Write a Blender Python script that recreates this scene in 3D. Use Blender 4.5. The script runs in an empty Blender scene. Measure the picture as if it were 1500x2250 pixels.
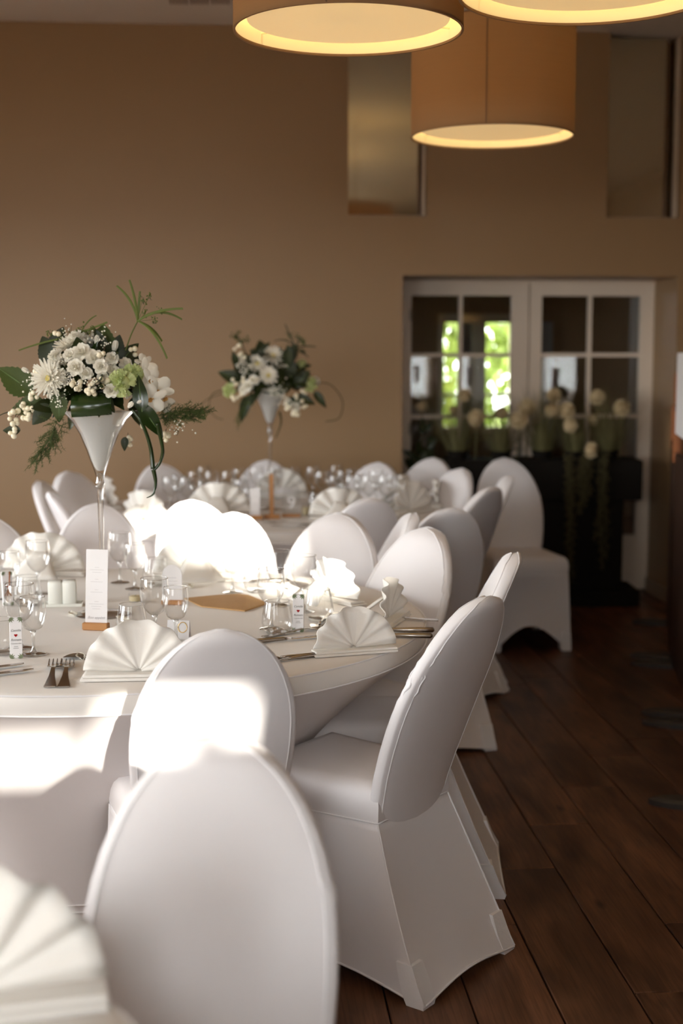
import bpy, math, random
from mathutils import Vector, Matrix, Euler
from math import sin, cos, pi, radians, tan, atan2, sqrt, atan, hypot
random.seed(7)
sc = bpy.context.scene
COL = sc.collection

# ------------------------------------------------------------------ camera, world, sun, exposure
F = 3000.0                      # focal length in photo pixels (frame 1500 x 2250)
H = 1.49                        # camera height
PITCH = radians(6.56)
cd = bpy.data.cameras.new('camera')
cam = bpy.data.objects.new('camera', cd); COL.objects.link(cam)
cam.location = (0, 0, H); cam.rotation_euler = (pi/2 - PITCH, 0, 0)
cd.sensor_fit = 'VERTICAL'; cd.sensor_height = 36; cd.lens = 36*F/2250
cd.clip_start = .05
cd.dof.use_dof = True; cd.dof.focus_distance = 3.35; cd.dof.aperture_fstop = 2.2
sc.camera = cam

w = bpy.data.worlds.new('sky'); sc.world = w; w.use_nodes = True
bg = w.node_tree.nodes['Background']
bg.inputs[0].default_value = (.92, .95, 1.0, 1); bg.inputs[1].default_value = 12.5

SUN_DIR = Vector((-.3096, .8992, -.309)).normalized()
sl = bpy.data.lights.new('sun', 'SUN'); sl.energy = 32; sl.angle = radians(1.5); sl.color = (1, .95, .88)
so = bpy.data.objects.new('sun', sl); COL.objects.link(so)
so.rotation_euler = SUN_DIR.to_track_quat('-Z', 'Y').to_euler()

vs = sc.view_settings
sc.display_settings.display_device = 'sRGB'
vs.view_transform = 'Standard'; vs.look = 'None'; vs.gamma = 1; vs.use_curve_mapping = False
vs.exposure = 0.86
sc.cycles.transparent_max_bounces = 40
sc.cycles.max_bounces = 10; sc.cycles.diffuse_bounces = 6
sc.cycles.caustics_reflective = False; sc.cycles.caustics_refractive = False

# ------------------------------------------------------------------ photo pixel -> place helpers
def ray(px, py):
    a, b = (px-750)/F, (1125-py)/F
    return Vector((a, cos(PITCH)+b*sin(PITCH), -sin(PITCH)+b*cos(PITCH)))
def on_z(px, py, z):
    d = ray(px, py); k = (z-H)/d.z
    return Vector((d.x*k, d.y*k, z))
def at_y(px, py, Y):
    d = ray(px, py); k = Y/d.y
    return Vector((d.x*k, Y, H+d.z*k))
ROT = radians(4.4)              # the room is turned a little against the camera
def RM(s, t, z):                # room coordinates (along back wall, towards back wall, up)
    return Vector((s*cos(ROT)-t*sin(ROT), s*sin(ROT)+t*cos(ROT), z))
def st(v):
    return (v.x*cos(ROT)+v.y*sin(ROT), -v.x*sin(ROT)+v.y*cos(ROT))
def on_t(px, py, t):
    d = ray(px, py); dt = -d.x*sin(ROT)+d.y*cos(ROT); k = t/dt
    p = Vector((d.x*k, d.y*k, H+d.z*k)); return st(p)[0], p.z

# ------------------------------------------------------------------ materials
def mat(name, color, rough=.6, spec=.5, metal=0, noise=None, bump=None, sheen=0, objvar=0, trans=0, grad=None):
    m = bpy.data.materials.new(name); m.use_nodes = True
    nt = m.node_tree; N = nt.nodes; L = nt.links
    b = N['Principled BSDF']; b.inputs['Base Color'].default_value = (*color, 1)
    b.inputs['Roughness'].default_value = rough; b.inputs['Metallic'].default_value = metal
    b.inputs['Specular IOR Level'].default_value = spec
    if sheen: b.inputs['Sheen Weight'].default_value = sheen
    tc = N.new('ShaderNodeTexCoord')
    src = None
    if noise:                       # (scale xyz, second colour, detail)
        mp = N.new('ShaderNodeMapping'); mp.inputs['Scale'].default_value = noise[0]
        nz = N.new('ShaderNodeTexNoise'); nz.inputs['Scale'].default_value = 1; nz.inputs['Detail'].default_value = noise[2]
        L.new(tc.outputs['Object'], mp.inputs[0]); L.new(mp.outputs[0], nz.inputs['Vector'])
        mx = N.new('ShaderNodeMix'); mx.data_type = 'RGBA'
        mx.inputs[6].default_value = (*color, 1); mx.inputs[7].default_value = (*noise[1], 1)
        L.new(nz.outputs['Fac'], mx.inputs[0]); src = mx.outputs[2]
    if objvar:
        oi = N.new('ShaderNodeObjectInfo'); mr = N.new('ShaderNodeMapRange')
        mr.inputs[3].default_value = 1-objvar; mr.inputs[4].default_value = 1+objvar
        L.new(oi.outputs['Random'], mr.inputs[0])
        hs = N.new('ShaderNodeHueSaturation'); L.new(mr.outputs[0], hs.inputs['Value'])
        if src: L.new(src, hs.inputs['Color'])
        else: hs.inputs['Color'].default_value = (*color, 1)
        src = hs.outputs[0]
    if src: L.new(src, b.inputs['Base Color'])
    if bump:                        # (scale xyz, strength)
        mp2 = N.new('ShaderNodeMapping'); mp2.inputs['Scale'].default_value = bump[0]
        nb = N.new('ShaderNodeTexNoise'); nb.inputs['Scale'].default_value = 1; nb.inputs['Detail'].default_value = 4
        L.new(tc.outputs['Object'], mp2.inputs[0]); L.new(mp2.outputs[0], nb.inputs['Vector'])
        bp = N.new('ShaderNodeBump'); bp.inputs['Strength'].default_value = bump[1]; bp.inputs['Distance'].default_value = .01
        L.new(nb.outputs['Fac'], bp.inputs['Height']); L.new(bp.outputs[0], b.inputs['Normal'])
    if trans:                       # thin leaf or cloth: some light comes through
        ts = N.new('ShaderNodeBsdfTranslucent'); ms = N.new('ShaderNodeMixShader'); ms.inputs[0].default_value = trans
        if src: L.new(src, ts.inputs[0])
        else: ts.inputs[0].default_value = (*color, 1)
        L.new(b.outputs[0], ms.inputs[1]); L.new(ts.outputs[0], ms.inputs[2])
        L.new(ms.outputs[0], N['Material Output'].inputs[0])
    return m
def glass_mat(name, tint=(.97, .97, .96), blend=.25, rough=.02, base=.03, edge=.8):
    m = bpy.data.materials.new(name); m.use_nodes = True
    nt = m.node_tree; N = nt.nodes; L = nt.links; N.remove(N['Principled BSDF'])
    tr = N.new('ShaderNodeBsdfTransparent'); tr.inputs[0].default_value = (*tint, 1)
    gl = N.new('ShaderNodeBsdfGlossy'); gl.inputs['Roughness'].default_value = rough
    lw = N.new('ShaderNodeLayerWeight'); lw.inputs[0].default_value = blend
    mr = N.new('ShaderNodeMapRange'); mr.inputs[3].default_value = base; mr.inputs[4].default_value = edge
    L.new(lw.outputs['Facing'], mr.inputs[0])
    ms = N.new('ShaderNodeMixShader'); L.new(mr.outputs[0], ms.inputs[0])
    L.new(tr.outputs[0], ms.inputs[1]); L.new(gl.outputs[0], ms.inputs[2]); L.new(ms.outputs[0], N['Material Output'].inputs[0])
    return m
def glow_mat(name, color, strength, trans=.5):
    m = mat(name, color, .7, .2, trans=trans)
    b = m.node_tree.nodes['Principled BSDF']
    b.inputs['Emission Color'].default_value = (*color, 1); b.inputs['Emission Strength'].default_value = strength
    return m

M = {}
M['wall'] = mat('taupe_paint', (.315, .196, .098), .42, .4, noise=((1.5, 1.5, 1.5), (.33, .206, .103), 3), bump=((60, 60, 60), .03))
M['wall2'] = mat('side_wall_paint', (.34, .24, .15), .6)
M['ceil'] = mat('ceiling_paint', (.78, .73, .69), .8, noise=((2, 2, 2), (.75, .70, .66), 2))
def plank_mat():
    m = bpy.data.materials.new('dark_oak'); m.use_nodes = True; nt = m.node_tree; N = nt.nodes; L = nt.links; b = N['Principled BSDF']
    tc = N.new('ShaderNodeTexCoord'); oi = N.new('ShaderNodeObjectInfo')
    mul = N.new('ShaderNodeVectorMath'); mul.operation = 'SCALE'; mul.inputs[0].default_value = (17, 31, 7); L.new(oi.outputs['Random'], mul.inputs['Scale'])
    add = N.new('ShaderNodeVectorMath'); L.new(tc.outputs['Object'], add.inputs[0]); L.new(mul.outputs[0], add.inputs[1])
    def noise(sc_, det, dist=0):
        mp = N.new('ShaderNodeMapping'); mp.inputs['Scale'].default_value = sc_; L.new(add.outputs[0], mp.inputs[0])
        n_ = N.new('ShaderNodeTexNoise'); n_.inputs['Scale'].default_value = 1; n_.inputs['Detail'].default_value = det; n_.inputs['Distortion'].default_value = dist
        L.new(mp.outputs[0], n_.inputs['Vector']); return n_
    big = noise((9, 2.2, 9), 3, .6); fine = noise((150, 6, 150), 4, .4)
    cr = N.new('ShaderNodeValToRGB'); cr.color_ramp.elements[0].position = .28; cr.color_ramp.elements[0].color = (.055, .023, .011, 1)
    cr.color_ramp.elements[1].position = .72; cr.color_ramp.elements[1].color = (.215, .098, .050, 1); L.new(big.outputs['Fac'], cr.inputs[0])
    mx = N.new('ShaderNodeMix'); mx.data_type = 'RGBA'; mx.blend_type = 'MULTIPLY'; mx.inputs[0].default_value = .55
    cr2 = N.new('ShaderNodeValToRGB'); cr2.color_ramp.elements[0].position = .35; cr2.color_ramp.elements[0].color = (.35, .32, .30, 1); cr2.color_ramp.elements[1].position = .6; cr2.color_ramp.elements[1].color = (1, 1, 1, 1)
    L.new(fine.outputs['Fac'], cr2.inputs[0]); L.new(cr.outputs[0], mx.inputs[6]); L.new(cr2.outputs[0], mx.inputs[7])
    mp = N.new('ShaderNodeMapping'); mp.inputs['Scale'].default_value = (6.5, 2.6, 1); L.new(add.outputs[0], mp.inputs[0])     # knots
    vo = N.new('ShaderNodeTexVoronoi'); vo.inputs['Scale'].default_value = 1; L.new(mp.outputs[0], vo.inputs['Vector'])
    kr = N.new('ShaderNodeValToRGB'); kr.color_ramp.elements[0].position = .03; kr.color_ramp.elements[0].color = (.12, .10, .09, 1); kr.color_ramp.elements[1].position = .11; kr.color_ramp.elements[1].color = (1, 1, 1, 1)
    L.new(vo.outputs['Distance'], kr.inputs[0])
    m2 = N.new('ShaderNodeMix'); m2.data_type = 'RGBA'; m2.blend_type = 'MULTIPLY'; m2.inputs[0].default_value = .9; L.new(mx.outputs[2], m2.inputs[6]); L.new(kr.outputs[0], m2.inputs[7])
    mr = N.new('ShaderNodeMapRange'); mr.inputs[3].default_value = .72; mr.inputs[4].default_value = 1.25; L.new(oi.outputs['Random'], mr.inputs[0])
    hs = N.new('ShaderNodeHueSaturation'); L.new(mr.outputs[0], hs.inputs['Value']); L.new(m2.outputs[2], hs.inputs['Color']); L.new(hs.outputs[0], b.inputs['Base Color'])
    b.inputs['Roughness'].default_value = .40; b.inputs['Specular IOR Level'].default_value = .25
    bp = N.new('ShaderNodeBump'); bp.inputs['Strength'].default_value = .15; bp.inputs['Distance'].default_value = .004; L.new(fine.outputs['Fac'], bp.inputs['Height']); L.new(bp.outputs[0], b.inputs['Normal'])
    return m
M['plank'] = plank_mat()
M['gap'] = mat('plank_gap', (.008, .005, .004), .9, .1)
M['paint'] = mat('door_white_paint', (.82, .70, .57), .45, .4, noise=((3, 3, 3), (.78, .66, .54), 2))
M['trim'] = mat('baseboard_paint', (.38, .28, .19), .5)
M['pane'] = glass_mat('window_glass', (.9, .9, .88), .12, .01, .08, .5)
M['mirror'] = mat('coated_glass', (.62, .56, .42), .07, 1.0, metal=.92, noise=((1.2, 1.2, 2.5), (.66, .60, .46), 1))
M['chair'] = mat('white_spandex', (.80, .775, .785), .55, .3, noise=((9, 9, 9), (.77, .745, .755), 2), bump=((26, 26, 7), .07), sheen=.15)
M['seam'] = mat('spandex_seam', (.84, .83, .84), .5, .3, bump=((90, 90, 90), .1))
M['cloth'] = mat('table_spandex', (.80, .765, .725), .6, .25, noise=((5, 5, 5), (.78, .745, .70), 2), bump=((14, 14, 14), .05), sheen=.1)
M['skirt'] = mat('skirt_spandex', (.76, .725, .72), .6, .25, noise=((6, 6, 6), (.73, .70, .695), 2), bump=((30, 30, 5), .05))
M['napkin'] = mat('ivory_napkin', (.89, .865, .82), .8, .15, noise=((14, 14, 14), (.87, .84, .79), 2), bump=((300, 300, 300), .06), trans=.12)
M['glass'] = glass_mat('clear_glass', (.975, .975, .97), .30, .015, .02, .75)
M['stemglass'] = glass_mat('stem_glass', (.94, .94, .93), .45, .02, .10, .9)
M['steel'] = mat('cutlery_steel', (.42, .38, .34), .2, .6, metal=1, noise=((80, 80, 80), (.36, .32, .28), 2))
M['ceramic'] = mat('white_ceramic', (.80, .80, .74), .25, .5, noise=((9, 9, 9), (.78, .78, .72), 1))
M['paper'] = mat('white_card', (.80, .78, .78), .7, .2, noise=((40, 40, 40), (.78, .76, .76), 2))
M['ink'] = mat('grey_ink', (.22, .21, .20), .8, .1)
M['inkpale'] = mat('pale_ink', (.52, .50, .50), .8, .1)
M['red'] = mat('red_ink', (.55, .02, .02), .7, .2)
M['wood'] = mat('light_wood', (.50, .25, .10), .5, .3, noise=((20, 90, 90), (.40, .19, .07), 4))
M['kraft'] = mat('kraft_paper', (.55, .33, .14), .75, .2, noise=((25, 25, 25), (.48, .28, .11), 4))
M['wax'] = mat('candle_wax', (.85, .76, .50), .5, .3, noise=((30, 30, 30), (.80, .70, .45), 2), trans=.3)
M['gold'] = mat('gold_foil', (.75, .50, .18), .3, .5, metal=1)
M['sage'] = mat('sage_print', (.33, .38, .24), .8, .2)
M['shade'] = mat('lampshade_fabric', (.36, .215, .11), .8, .15, noise=((3, 3, 160), (.33, .195, .10), 2), trans=.25)
M['shadein'] = glow_mat('lampshade_lining', (1.0, .82, .45), .17, .2)
M['diff'] = glow_mat('lamp_diffuser', (.95, .84, .57), .125, .25)
M['hem'] = mat('shade_trim', (.16, .09, .05), .7)
M['chrome'] = mat('lamp_rod', (.4, .36, .32), .3, .5, metal=1)
M['leaf'] = mat('dark_leaf', (.026, .036, .006), .4, .35, noise=((30, 30, 30), (.014, .020, .004), 3), trans=.1)
M['leaf2'] = mat('mid_leaf', (.060, .086, .015), .45, .3, noise=((30, 30, 30), (.040, .060, .010), 3), trans=.15)
M['leafg'] = mat('glossy_leaf', (.020, .041, .006), .2, .5, noise=((60, 6, 6), (.010, .022, .004), 3))
M['vein'] = mat('leaf_rib', (.12, .20, .06), .5)
M['fern'] = mat('asparagus_fern', (.060, .082, .016), .6, .3, noise=((40, 40, 40), (.040, .058, .011), 2))
M['papyrus'] = mat('papyrus_green', (.115, .145, .022), .5, .3, noise=((40, 40, 40), (.075, .10, .014), 2))
M['petal'] = mat('white_petal', (.88, .85, .77), .6, .2, noise=((60, 60, 60), (.83, .80, .69), 2), trans=.2)
M['petalg'] = mat('green_petal', (.72, .78, .42), .6, .2, noise=((60, 60, 60), (.62, .70, .32), 2), trans=.2)
M['yellow'] = mat('yellow_centre', (.72, .60, .14), .7, .2)
M['berry'] = mat('snowberry', (.86, .80, .62), .4, .4, noise=((60, 60, 60), (.80, .72, .52), 2))
M['gyp'] = mat('gypsophila', (.86, .84, .72), .6, .2)
M['stem'] = mat('brown_stem', (.10, .06, .03), .7)
M['liner'] = mat('frosted_liner', (.80, .80, .78), .4, .4, noise=((8, 8, 8), (.78, .78, .76), 1), trans=.35)
M['orch'] = mat('orchid_lip', (.55, .30, .08), .5)
M['black'] = mat('black_lacquer', (.010, .008, .006), .7, .08, noise=((6, 6, 6), (.013, .010, .008), 2))
M['grass'] = mat('dry_grass', (.20, .175, .075), .7, .2, noise=((20, 20, 20), (.13, .115, .048), 2))
M['pom'] = mat('allium_head', (.62, .50, .31), .8, .2, noise=((60, 60, 60), (.54, .42, .24), 2))
M['trail'] = mat('trailing_amaranth', (.085, .07, .03), .8, .2, noise=((50, 50, 50), (.06, .05, .02), 2))
M['darkwood'] = mat('dark_walnut', (.050, .022, .012), .45, .35, noise=((40, 40, 4), (.030, .013, .007), 4))
M['orange'] = mat('orange_wood', (.38, .12, .03), .4, .4, noise=((50, 50, 8), (.28, .085, .02), 4))
M['iron'] = mat('dark_iron', (.05, .042, .036), .5, .4, noise=((40, 40, 40), (.04, .034, .03), 2))
M['acryl'] = glass_mat('acrylic_sheet', (.93, .93, .92), .2, .03, .1, .7)
M['curtain'] = mat('pale_curtain', (.42, .47, .52), .8)
M['hedge'] = mat('garden_leaf', (.26, .33, .06), .6, .3, noise=((3, 3, 3), (.14, .21, .04), 3), trans=.3)
M['outer_ground'] = mat('unseen_ground', (.16, .13, .10), .9, .2, noise=((2, 2, 2), (.13, .105, .08), 3))
M['lawn'] = mat('lawn', (.35, .42, .14), .9, .1, noise=((4, 4, 4), (.25, .33, .09), 4))

# ------------------------------------------------------------------ mesh helpers
class MB:
    def __init__(self): self.v = []; self.f = []
    def add(self, vs, fs):
        o = len(self.v); self.v += [tuple(p) for p in vs]; self.f += [tuple(i+o for i in f) for f in fs]; return self
    def box(self, a, b, T=None):
        x0, y0, z0 = a; x1, y1, z1 = b
        P = [(x0,y0,z0),(x1,y0,z0),(x1,y1,z0),(x0,y1,z0),(x0,y0,z1),(x1,y0,z1),(x1,y1,z1),(x0,y1,z1)]
        if T: P = [T(*p) for p in P]
        return self.add(P, [(0,3,2,1),(4,5,6,7),(0,1,5,4),(1,2,6,5),(2,3,7,6),(3,0,4,7)])
    def bbox(self, a, b, c=.004, T=None):      # box with chamfered edges
        x0, y0, z0 = a; x1, y1, z1 = b; P = []
        for z, i in ((z0, c), (z0+c, 0), (z1-c, 0), (z1, c)):
            P += [(x0+c+i,y0+i,z),(x1-c-i,y0+i,z),(x1-i,y0+c+i,z),(x1-i,y1-c-i,z),(x1-c-i,y1-i,z),(x0+c+i,y1-i,z),(x0+i,y1-c-i,z),(x0+i,y0+c+i,z)]
        if T: P = [T(*p) for p in P]
        F_ = [tuple(range(7,-1,-1)), tuple(range(24,32))]
        for k in range(3):
            for j in range(8): F_.append((k*8+j, k*8+(j+1)%8, k*8+8+(j+1)%8, k*8+8+j))
        return self.add(P, F_)
    def tube(self, pts, r, n=6, cap=True):
        pts = [Vector(p) for p in pts]; P = []; m = len(pts)
        for i, p in enumerate(pts):
            d = (pts[min(i+1, m-1)]-pts[max(i-1, 0)])
            if d.length < 1e-9: d = Vector((0, 0, 1))
            d.normalize(); u = d.cross(Vector((.13, .27, .95)))
            if u.length < .05: u = d.cross(Vector((1, 0, 0)))
            u.normalize(); q = d.cross(u); rr = r[i] if isinstance(r, (list, tuple)) else r
            for k in range(n): P.append(p+(u*cos(2*pi*k/n)+q*sin(2*pi*k/n))*rr)
        F_ = []
        for i in range(m-1):
            for k in range(n): F_.append((i*n+k, i*n+(k+1)%n, (i+1)*n+(k+1)%n, (i+1)*n+k))
        if cap: F_ += [tuple(range(n-1,-1,-1)), tuple(range((m-1)*n, m*n))]
        return self.add(P, F_)
    def lathe(self, prof, n=32, close=False, o=(0, 0, 0)):
        P = []; m = len(prof)
        for r, z in prof:
            for k in range(n): P.append((o[0]+r*cos(2*pi*k/n), o[1]+r*sin(2*pi*k/n), o[2]+z))
        F_ = []
        for i in range(m-1 if not close else m):
            j = (i+1) % m
            for k in range(n): F_.append((i*n+k, i*n+(k+1)%n, j*n+(k+1)%n, j*n+k))
        return self.add(P, F_)
    def grid(self, fn, nu, nv):
        P = [fn(i/nu, j/nv) for j in range(nv+1) for i in range(nu+1)]
        F_ = [(j*(nu+1)+i, j*(nu+1)+i+1, (j+1)*(nu+1)+i+1, (j+1)*(nu+1)+i) for j in range(nv) for i in range(nu)]
        return self.add(P, F_)
    def ball(self, c, r, n=8, m=5):
        c = Vector(c); P = [c+Vector((0, 0, -r))]
        for j in range(1, m):
            a = -pi/2+pi*j/m
            for k in range(n): P.append(c+Vector((r*cos(a)*cos(2*pi*k/n), r*cos(a)*sin(2*pi*k/n), r*sin(a))))
        P.append(c+Vector((0, 0, r))); F_ = []
        for k in range(n):
            F_.append((0, 1+(k+1)%n, 1+k)); F_.append((len(P)-1, 1+(m-2)*n+k, 1+(m-2)*n+(k+1)%n))
            for j in range(m-2): F_.append((1+j*n+k, 1+j*n+(k+1)%n, 1+(j+1)*n+(k+1)%n, 1+(j+1)*n+k))
        return self.add(P, F_)
    def mesh(self, name, m, smooth=False):
        me = bpy.data.meshes.new(name); me.from_pydata(self.v, [], self.f); me.update()
        if m: me.materials.append(M[m] if isinstance(m, str) else m)
        if smooth:
            me.polygons.foreach_set('use_smooth', [True]*len(me.polygons))
            if smooth != 'all':
                try: me.set_sharp_from_angle(angle=radians(smooth if smooth is not True else 45))
                except Exception: pass
        return me
    def build(self, name, m, parent=None, smooth=False, **kw):
        return obj(name, self.mesh(name, m, smooth), parent, **kw)
def obj(name, me, parent=None, loc=None, rot=None, scale=None):
    o = bpy.data.objects.new(name, me); COL.objects.link(o)
    if parent: o.parent = parent
    if loc is not None: o.location = loc
    if rot is not None:
        if hasattr(rot, 'to_euler'): rot = rot.to_euler()
        o.rotation_euler = rot
    if scale is not None: o.scale = (scale,)*3 if isinstance(scale, (int, float)) else scale
    return o
def tag(o, label=None, cat=None, group=None, kind=None):
    if label: o['label'] = label
    if cat: o['category'] = cat
    if group: o['group'] = group
    if kind: o['kind'] = kind
    return o
def thing(name, label, cat, loc=(0, 0, 0), rz=0, group=None):
    o = bpy.data.objects.new(name, None); COL.objects.link(o); o.empty_display_size = .05
    o.location = loc; o.rotation_euler = (0, 0, rz); return tag(o, label, cat, group)
def copy_tree(o, parent=None):
    c = o.copy(); COL.objects.link(c); c.parent = parent
    for ch in list(o.children): copy_tree(ch, c)
    return c
def place(proto, used, loc, rz, label, cat, group=None):
    o = copy_tree(proto) if used else proto
    o.location = loc; o.rotation_euler = (0, 0, rz); return tag(o, label, cat, group)
def text_mesh(name, body, size, m, parent, loc, rot=(pi/2, 0, 0), shear=0, align='CENTER'):
    cu = bpy.data.curves.new(name, 'FONT'); cu.body = body; cu.size = size; cu.align_x = align; cu.shear = shear
    cu.extrude = .0002
    t = bpy.data.objects.new(name+'_tmp', cu); COL.objects.link(t)
    dg = bpy.context.evaluated_depsgraph_get(); dg.update()
    me = bpy.data.meshes.new_from_object(t.evaluated_get(dg)); bpy.data.objects.remove(t)
    me.materials.clear(); me.materials.append(M[m])
    return obj(name, me, parent, loc, rot)

# ------------------------------------------------------------------ the room
CEIL = 3.33; TB = 7.95; TD = 8.42; S0, S1, T0 = -3.4, 4.3, -1.05
def wallbox(name, boxes, m, parent=None):
    b = MB()
    for a, c in boxes: b.box(a, c, RM)
    o = b.build(name, m, parent)
    if not parent: o['kind'] = 'structure'
    return o
# floor: sub-floor and planks
floor = wallbox('floor', [((S0-.2, T0-.2, -.06), (S1+.2, 13.2, -.012))], 'gap')
PW = .195
sA = st(on_z(1050+400*.4222, 1300+1430*.4222, 0))[0]        # one long joint seen in the photo
def tj(cx, cy): return st(on_z(1050+cx*.4222, 1300+cy*.4222, 0))[1]
known = {0: [tj(440, 1211), tj(925, 2085)], 1: [tj(600, 1012), tj(1020, 1722)], 2: [tj(715, 850)], -1: [tj(275, 1440)], -2: [tj(140, 1730)]}
rest = MB()
i0, i1 = int((S0-sA)/PW)-1, int((S1-sA)/PW)+1
for i in range(i0, i1+1):
    x0, x1 = sA+i*PW, sA+(i+1)*PW
    x0c, x1c = max(x0, S0), min(x1, S1)
    if x1c-x0c < .01: continue
    js = sorted(known.get(i, [])) or [random.uniform(2, 3.4)]
    while js[0] > T0: js.insert(0, js[0]-random.uniform(1.15, 1.5))
    while js[-1] < 13: js.append(js[-1]+random.uniform(1.15, 1.5))
    for a, b_ in zip(js[:-1], js[1:]):
        a2, b2 = max(a, T0), min(b_, 13)
        if b2-a2 < .02: continue
        near = -1.3 < x0 < 2.7 and b2 > 1.2 and a2 < 8.4
        dz = random.uniform(-.0008, .0008)
        if near:
            lx, ly = (x1c-x0c)/2-.002, (b2-a2)/2-.002
            mb = MB().bbox((-lx, -ly, -.014), (lx, ly, dz), .0025)
            o = mb.build('plank', 'plank', floor); o.location = RM((x0c+x1c)/2, (a2+b2)/2, 0); o.rotation_euler = (0, 0, ROT)
        else:
            rest.box((x0c+.002, a2+.002, -.012), (x1c-.002, b2-.002, dz), RM)
r_ = rest.build('planks_beyond', 'plank', floor); r_['kind'] = 'stuff'

wallbox('ceiling', [((S0-.2, T0-.2, CEIL), (S1+.2, TB+.3, CEIL+.12))], 'ceil')
# back wall with the door recess and two tall high openings
dl = on_t(884, 800, TB)[0]; dr = on_t(1484, 800, TB)[0]; dtop = on_t(1100, 606, TB)[1]
w1l, wz = on_t(765, 474, TB); w1r = on_t(937, 474, TB)[0]
w2l = on_t(1332, 472, TB)[0]; w2r = on_t(1494, 472, TB)[0]
W = .25
wallbox('wall_back', [((S0-.2, TB, 0), (dl, TB+.1, wz)), ((S0-.2, TB, wz), (w1l, TB+W, CEIL)), ((dl, TB, dtop), (dr, TB+.1, wz)),
    ((w1r, TB, wz), (w2l, TB+W, CEIL)), ((dr, TB, 0), (S1+.2, TB+.1, wz)), ((w2r, TB, wz), (S1+.2, TB+W, CEIL)),
    ((S0-.2, TB+.1, 0), (dl, TD+.06, wz)), ((dr, TB+.1, 0), (S1+.2, TD+.06, wz)), ((dl, TB+.1, dtop), (dr, TD+.06, wz)),
    ((w1l-.05, TB+W, wz), (w1r+.05, TB+W+.05, CEIL)), ((w2l-.05, TB+W, wz), (w2r+.05, TB+W+.05, CEIL))], 'wall')
wallbox('baseboard_back', [((S0, TB-.014, 0), (dl-.0, TB, .09)), ((dr, TB-.014, 0), (S1, TB, .09)), ((dr-.014, TB-.014, 0), (dr, TD-.02, .09))], 'trim')
for k, (a, b_, pa, pb) in enumerate(((w1l, w1r, 917, 924), (w2l, w2r, 1455, 1476))):
    x1 = on_t(pa, 474, TB+.10)[0]; x2 = on_t(pb, 474, TB+.10)[0]
    o = MB().box((a+.002, TB+.10, wz+.012), (x1, TB+.115, CEIL-.01), RM).build('window_%d' % (k+1), 'mirror'); o['kind'] = 'structure'
    MB().box((a+.002, TB+.07, wz+.001), (b_-.002, TB+.16, wz+.012), RM).build('window_sill', 'trim', o)
    MB().box((x1, TB+.095, wz+.012), (x1+.012, TB+.14, CEIL-.01), RM).build('pane_edge', 'hem', o)
    MB().box((x2+.005, TB+.05, wz+.012), (b_-.006, TB+.13, CEIL-.01), RM).build('window_frame', 'paint', o)

# left wall with three broad windows, right wall, front wall with added openings that shape the low sun
def open_wall(name, axis, pos, thick, lo, hi, holes, m):
    bs = []
    def bb(a, b_, z0, z1):
        if axis == 's': bs.append(((pos, a, z0), (pos+thick, b_, z1)))
        else: bs.append(((a, pos, z0), (b_, pos+thick, z1)))
    xs = sorted({lo, hi, *[h[0] for h in holes], *[h[1] for h in holes]})
    for a, b_ in zip(xs[:-1], xs[1:]):
        z = 0
        for h in sorted((h for h in holes if h[0] <= a+1e-6 and h[1] >= b_-1e-6), key=lambda h: h[2]):
            if h[2] > z: bb(a, b_, z, h[2])
            z = max(z, h[3])
        bb(a, b_, z, CEIL)
    return wallbox(name, bs, m)
left_h = [(1.5, 3.4, .85, 2.2), (4.3, 6.2, .85, 2.2)]
open_wall('wall_left', 's', S0-.2, .2, T0-.2, TB, left_h, 'wall2')
wallbox('wall_right', [((S1, T0-.2, 0), (S1+.2, TB, CEIL))], 'wall2')
YF = T0
def sun_hole(X0, X1, Y, z0, z1):
    ss = []; zs = []
    for X, z in ((X0, z0), (X1, z1)):
        p = Vector((X, Y, z)); k = (st(p)[1]-YF)/st(SUN_DIR)[1]
        q = p-SUN_DIR*k; ss.append(st(q)[0]); zs.append(q.z)
    return (min(ss), max(ss), min(zs), max(zs))
front_h = [sun_hole(-.95, -.45, 2.72, .645, .79), sun_hole(-.44, -.12, 2.72, .68, .86), sun_hole(-.58, -.12, 4.7, .77, 1.24), sun_hole(-.24, .08, 4.1, .79, .95)]  # unseen openings added, each placed to aim a patch of sun
front_big = [(-3.2, -1.5, .85, 2.30), (-.75, .18, 1.45, 2.45)]      # unseen windows added behind the camera for frontal daylight
open_wall('wall_front', 't', T0-.2, .2, S0-.2, S1+.2, front_h+front_big, 'wall2')
def portal(c, rot, sx, sy):
    l = bpy.data.lights.new('window_portal', 'AREA'); l.shape = 'RECTANGLE'; l.size = sx; l.size_y = sy; l.cycles.is_portal = True
    o = bpy.data.objects.new('window_portal', l); COL.objects.link(o); o.location = c; o.rotation_euler = rot
n = 3
for a, b_, z0, z1 in left_h:
    c = (a+b_)/2; o = MB().box((S0-.10, a, z0), (S0-.095, b_, z1), RM).build('window_%d' % n, 'pane'); o['kind'] = 'structure'; n += 1
    f = MB()
    for x0, x1, y0, y1 in ((a, a+.05, z0, z1), (b_-.05, b_, z0, z1), (c-.03, c+.03, z0, z1), (a, b_, z0, z0+.05), (a, b_, z1-.05, z1)):
        f.box((S0-.13, x0, y0), (S0-.07, x1, y1), RM)
    f.build('window_frame', 'paint', o)
    portal(RM(S0-.2, c, (z0+z1)/2), (0, -pi/2, ROT), z1-z0, b_-a)
for a, b_, z0, z1 in front_h+front_big:  # panes of the added front openings
    o = MB().box((a, T0-.10, z0), (b_, T0-.095, z1), RM).build('window_%d' % n, 'pane'); o['kind'] = 'structure'; n += 1

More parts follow.
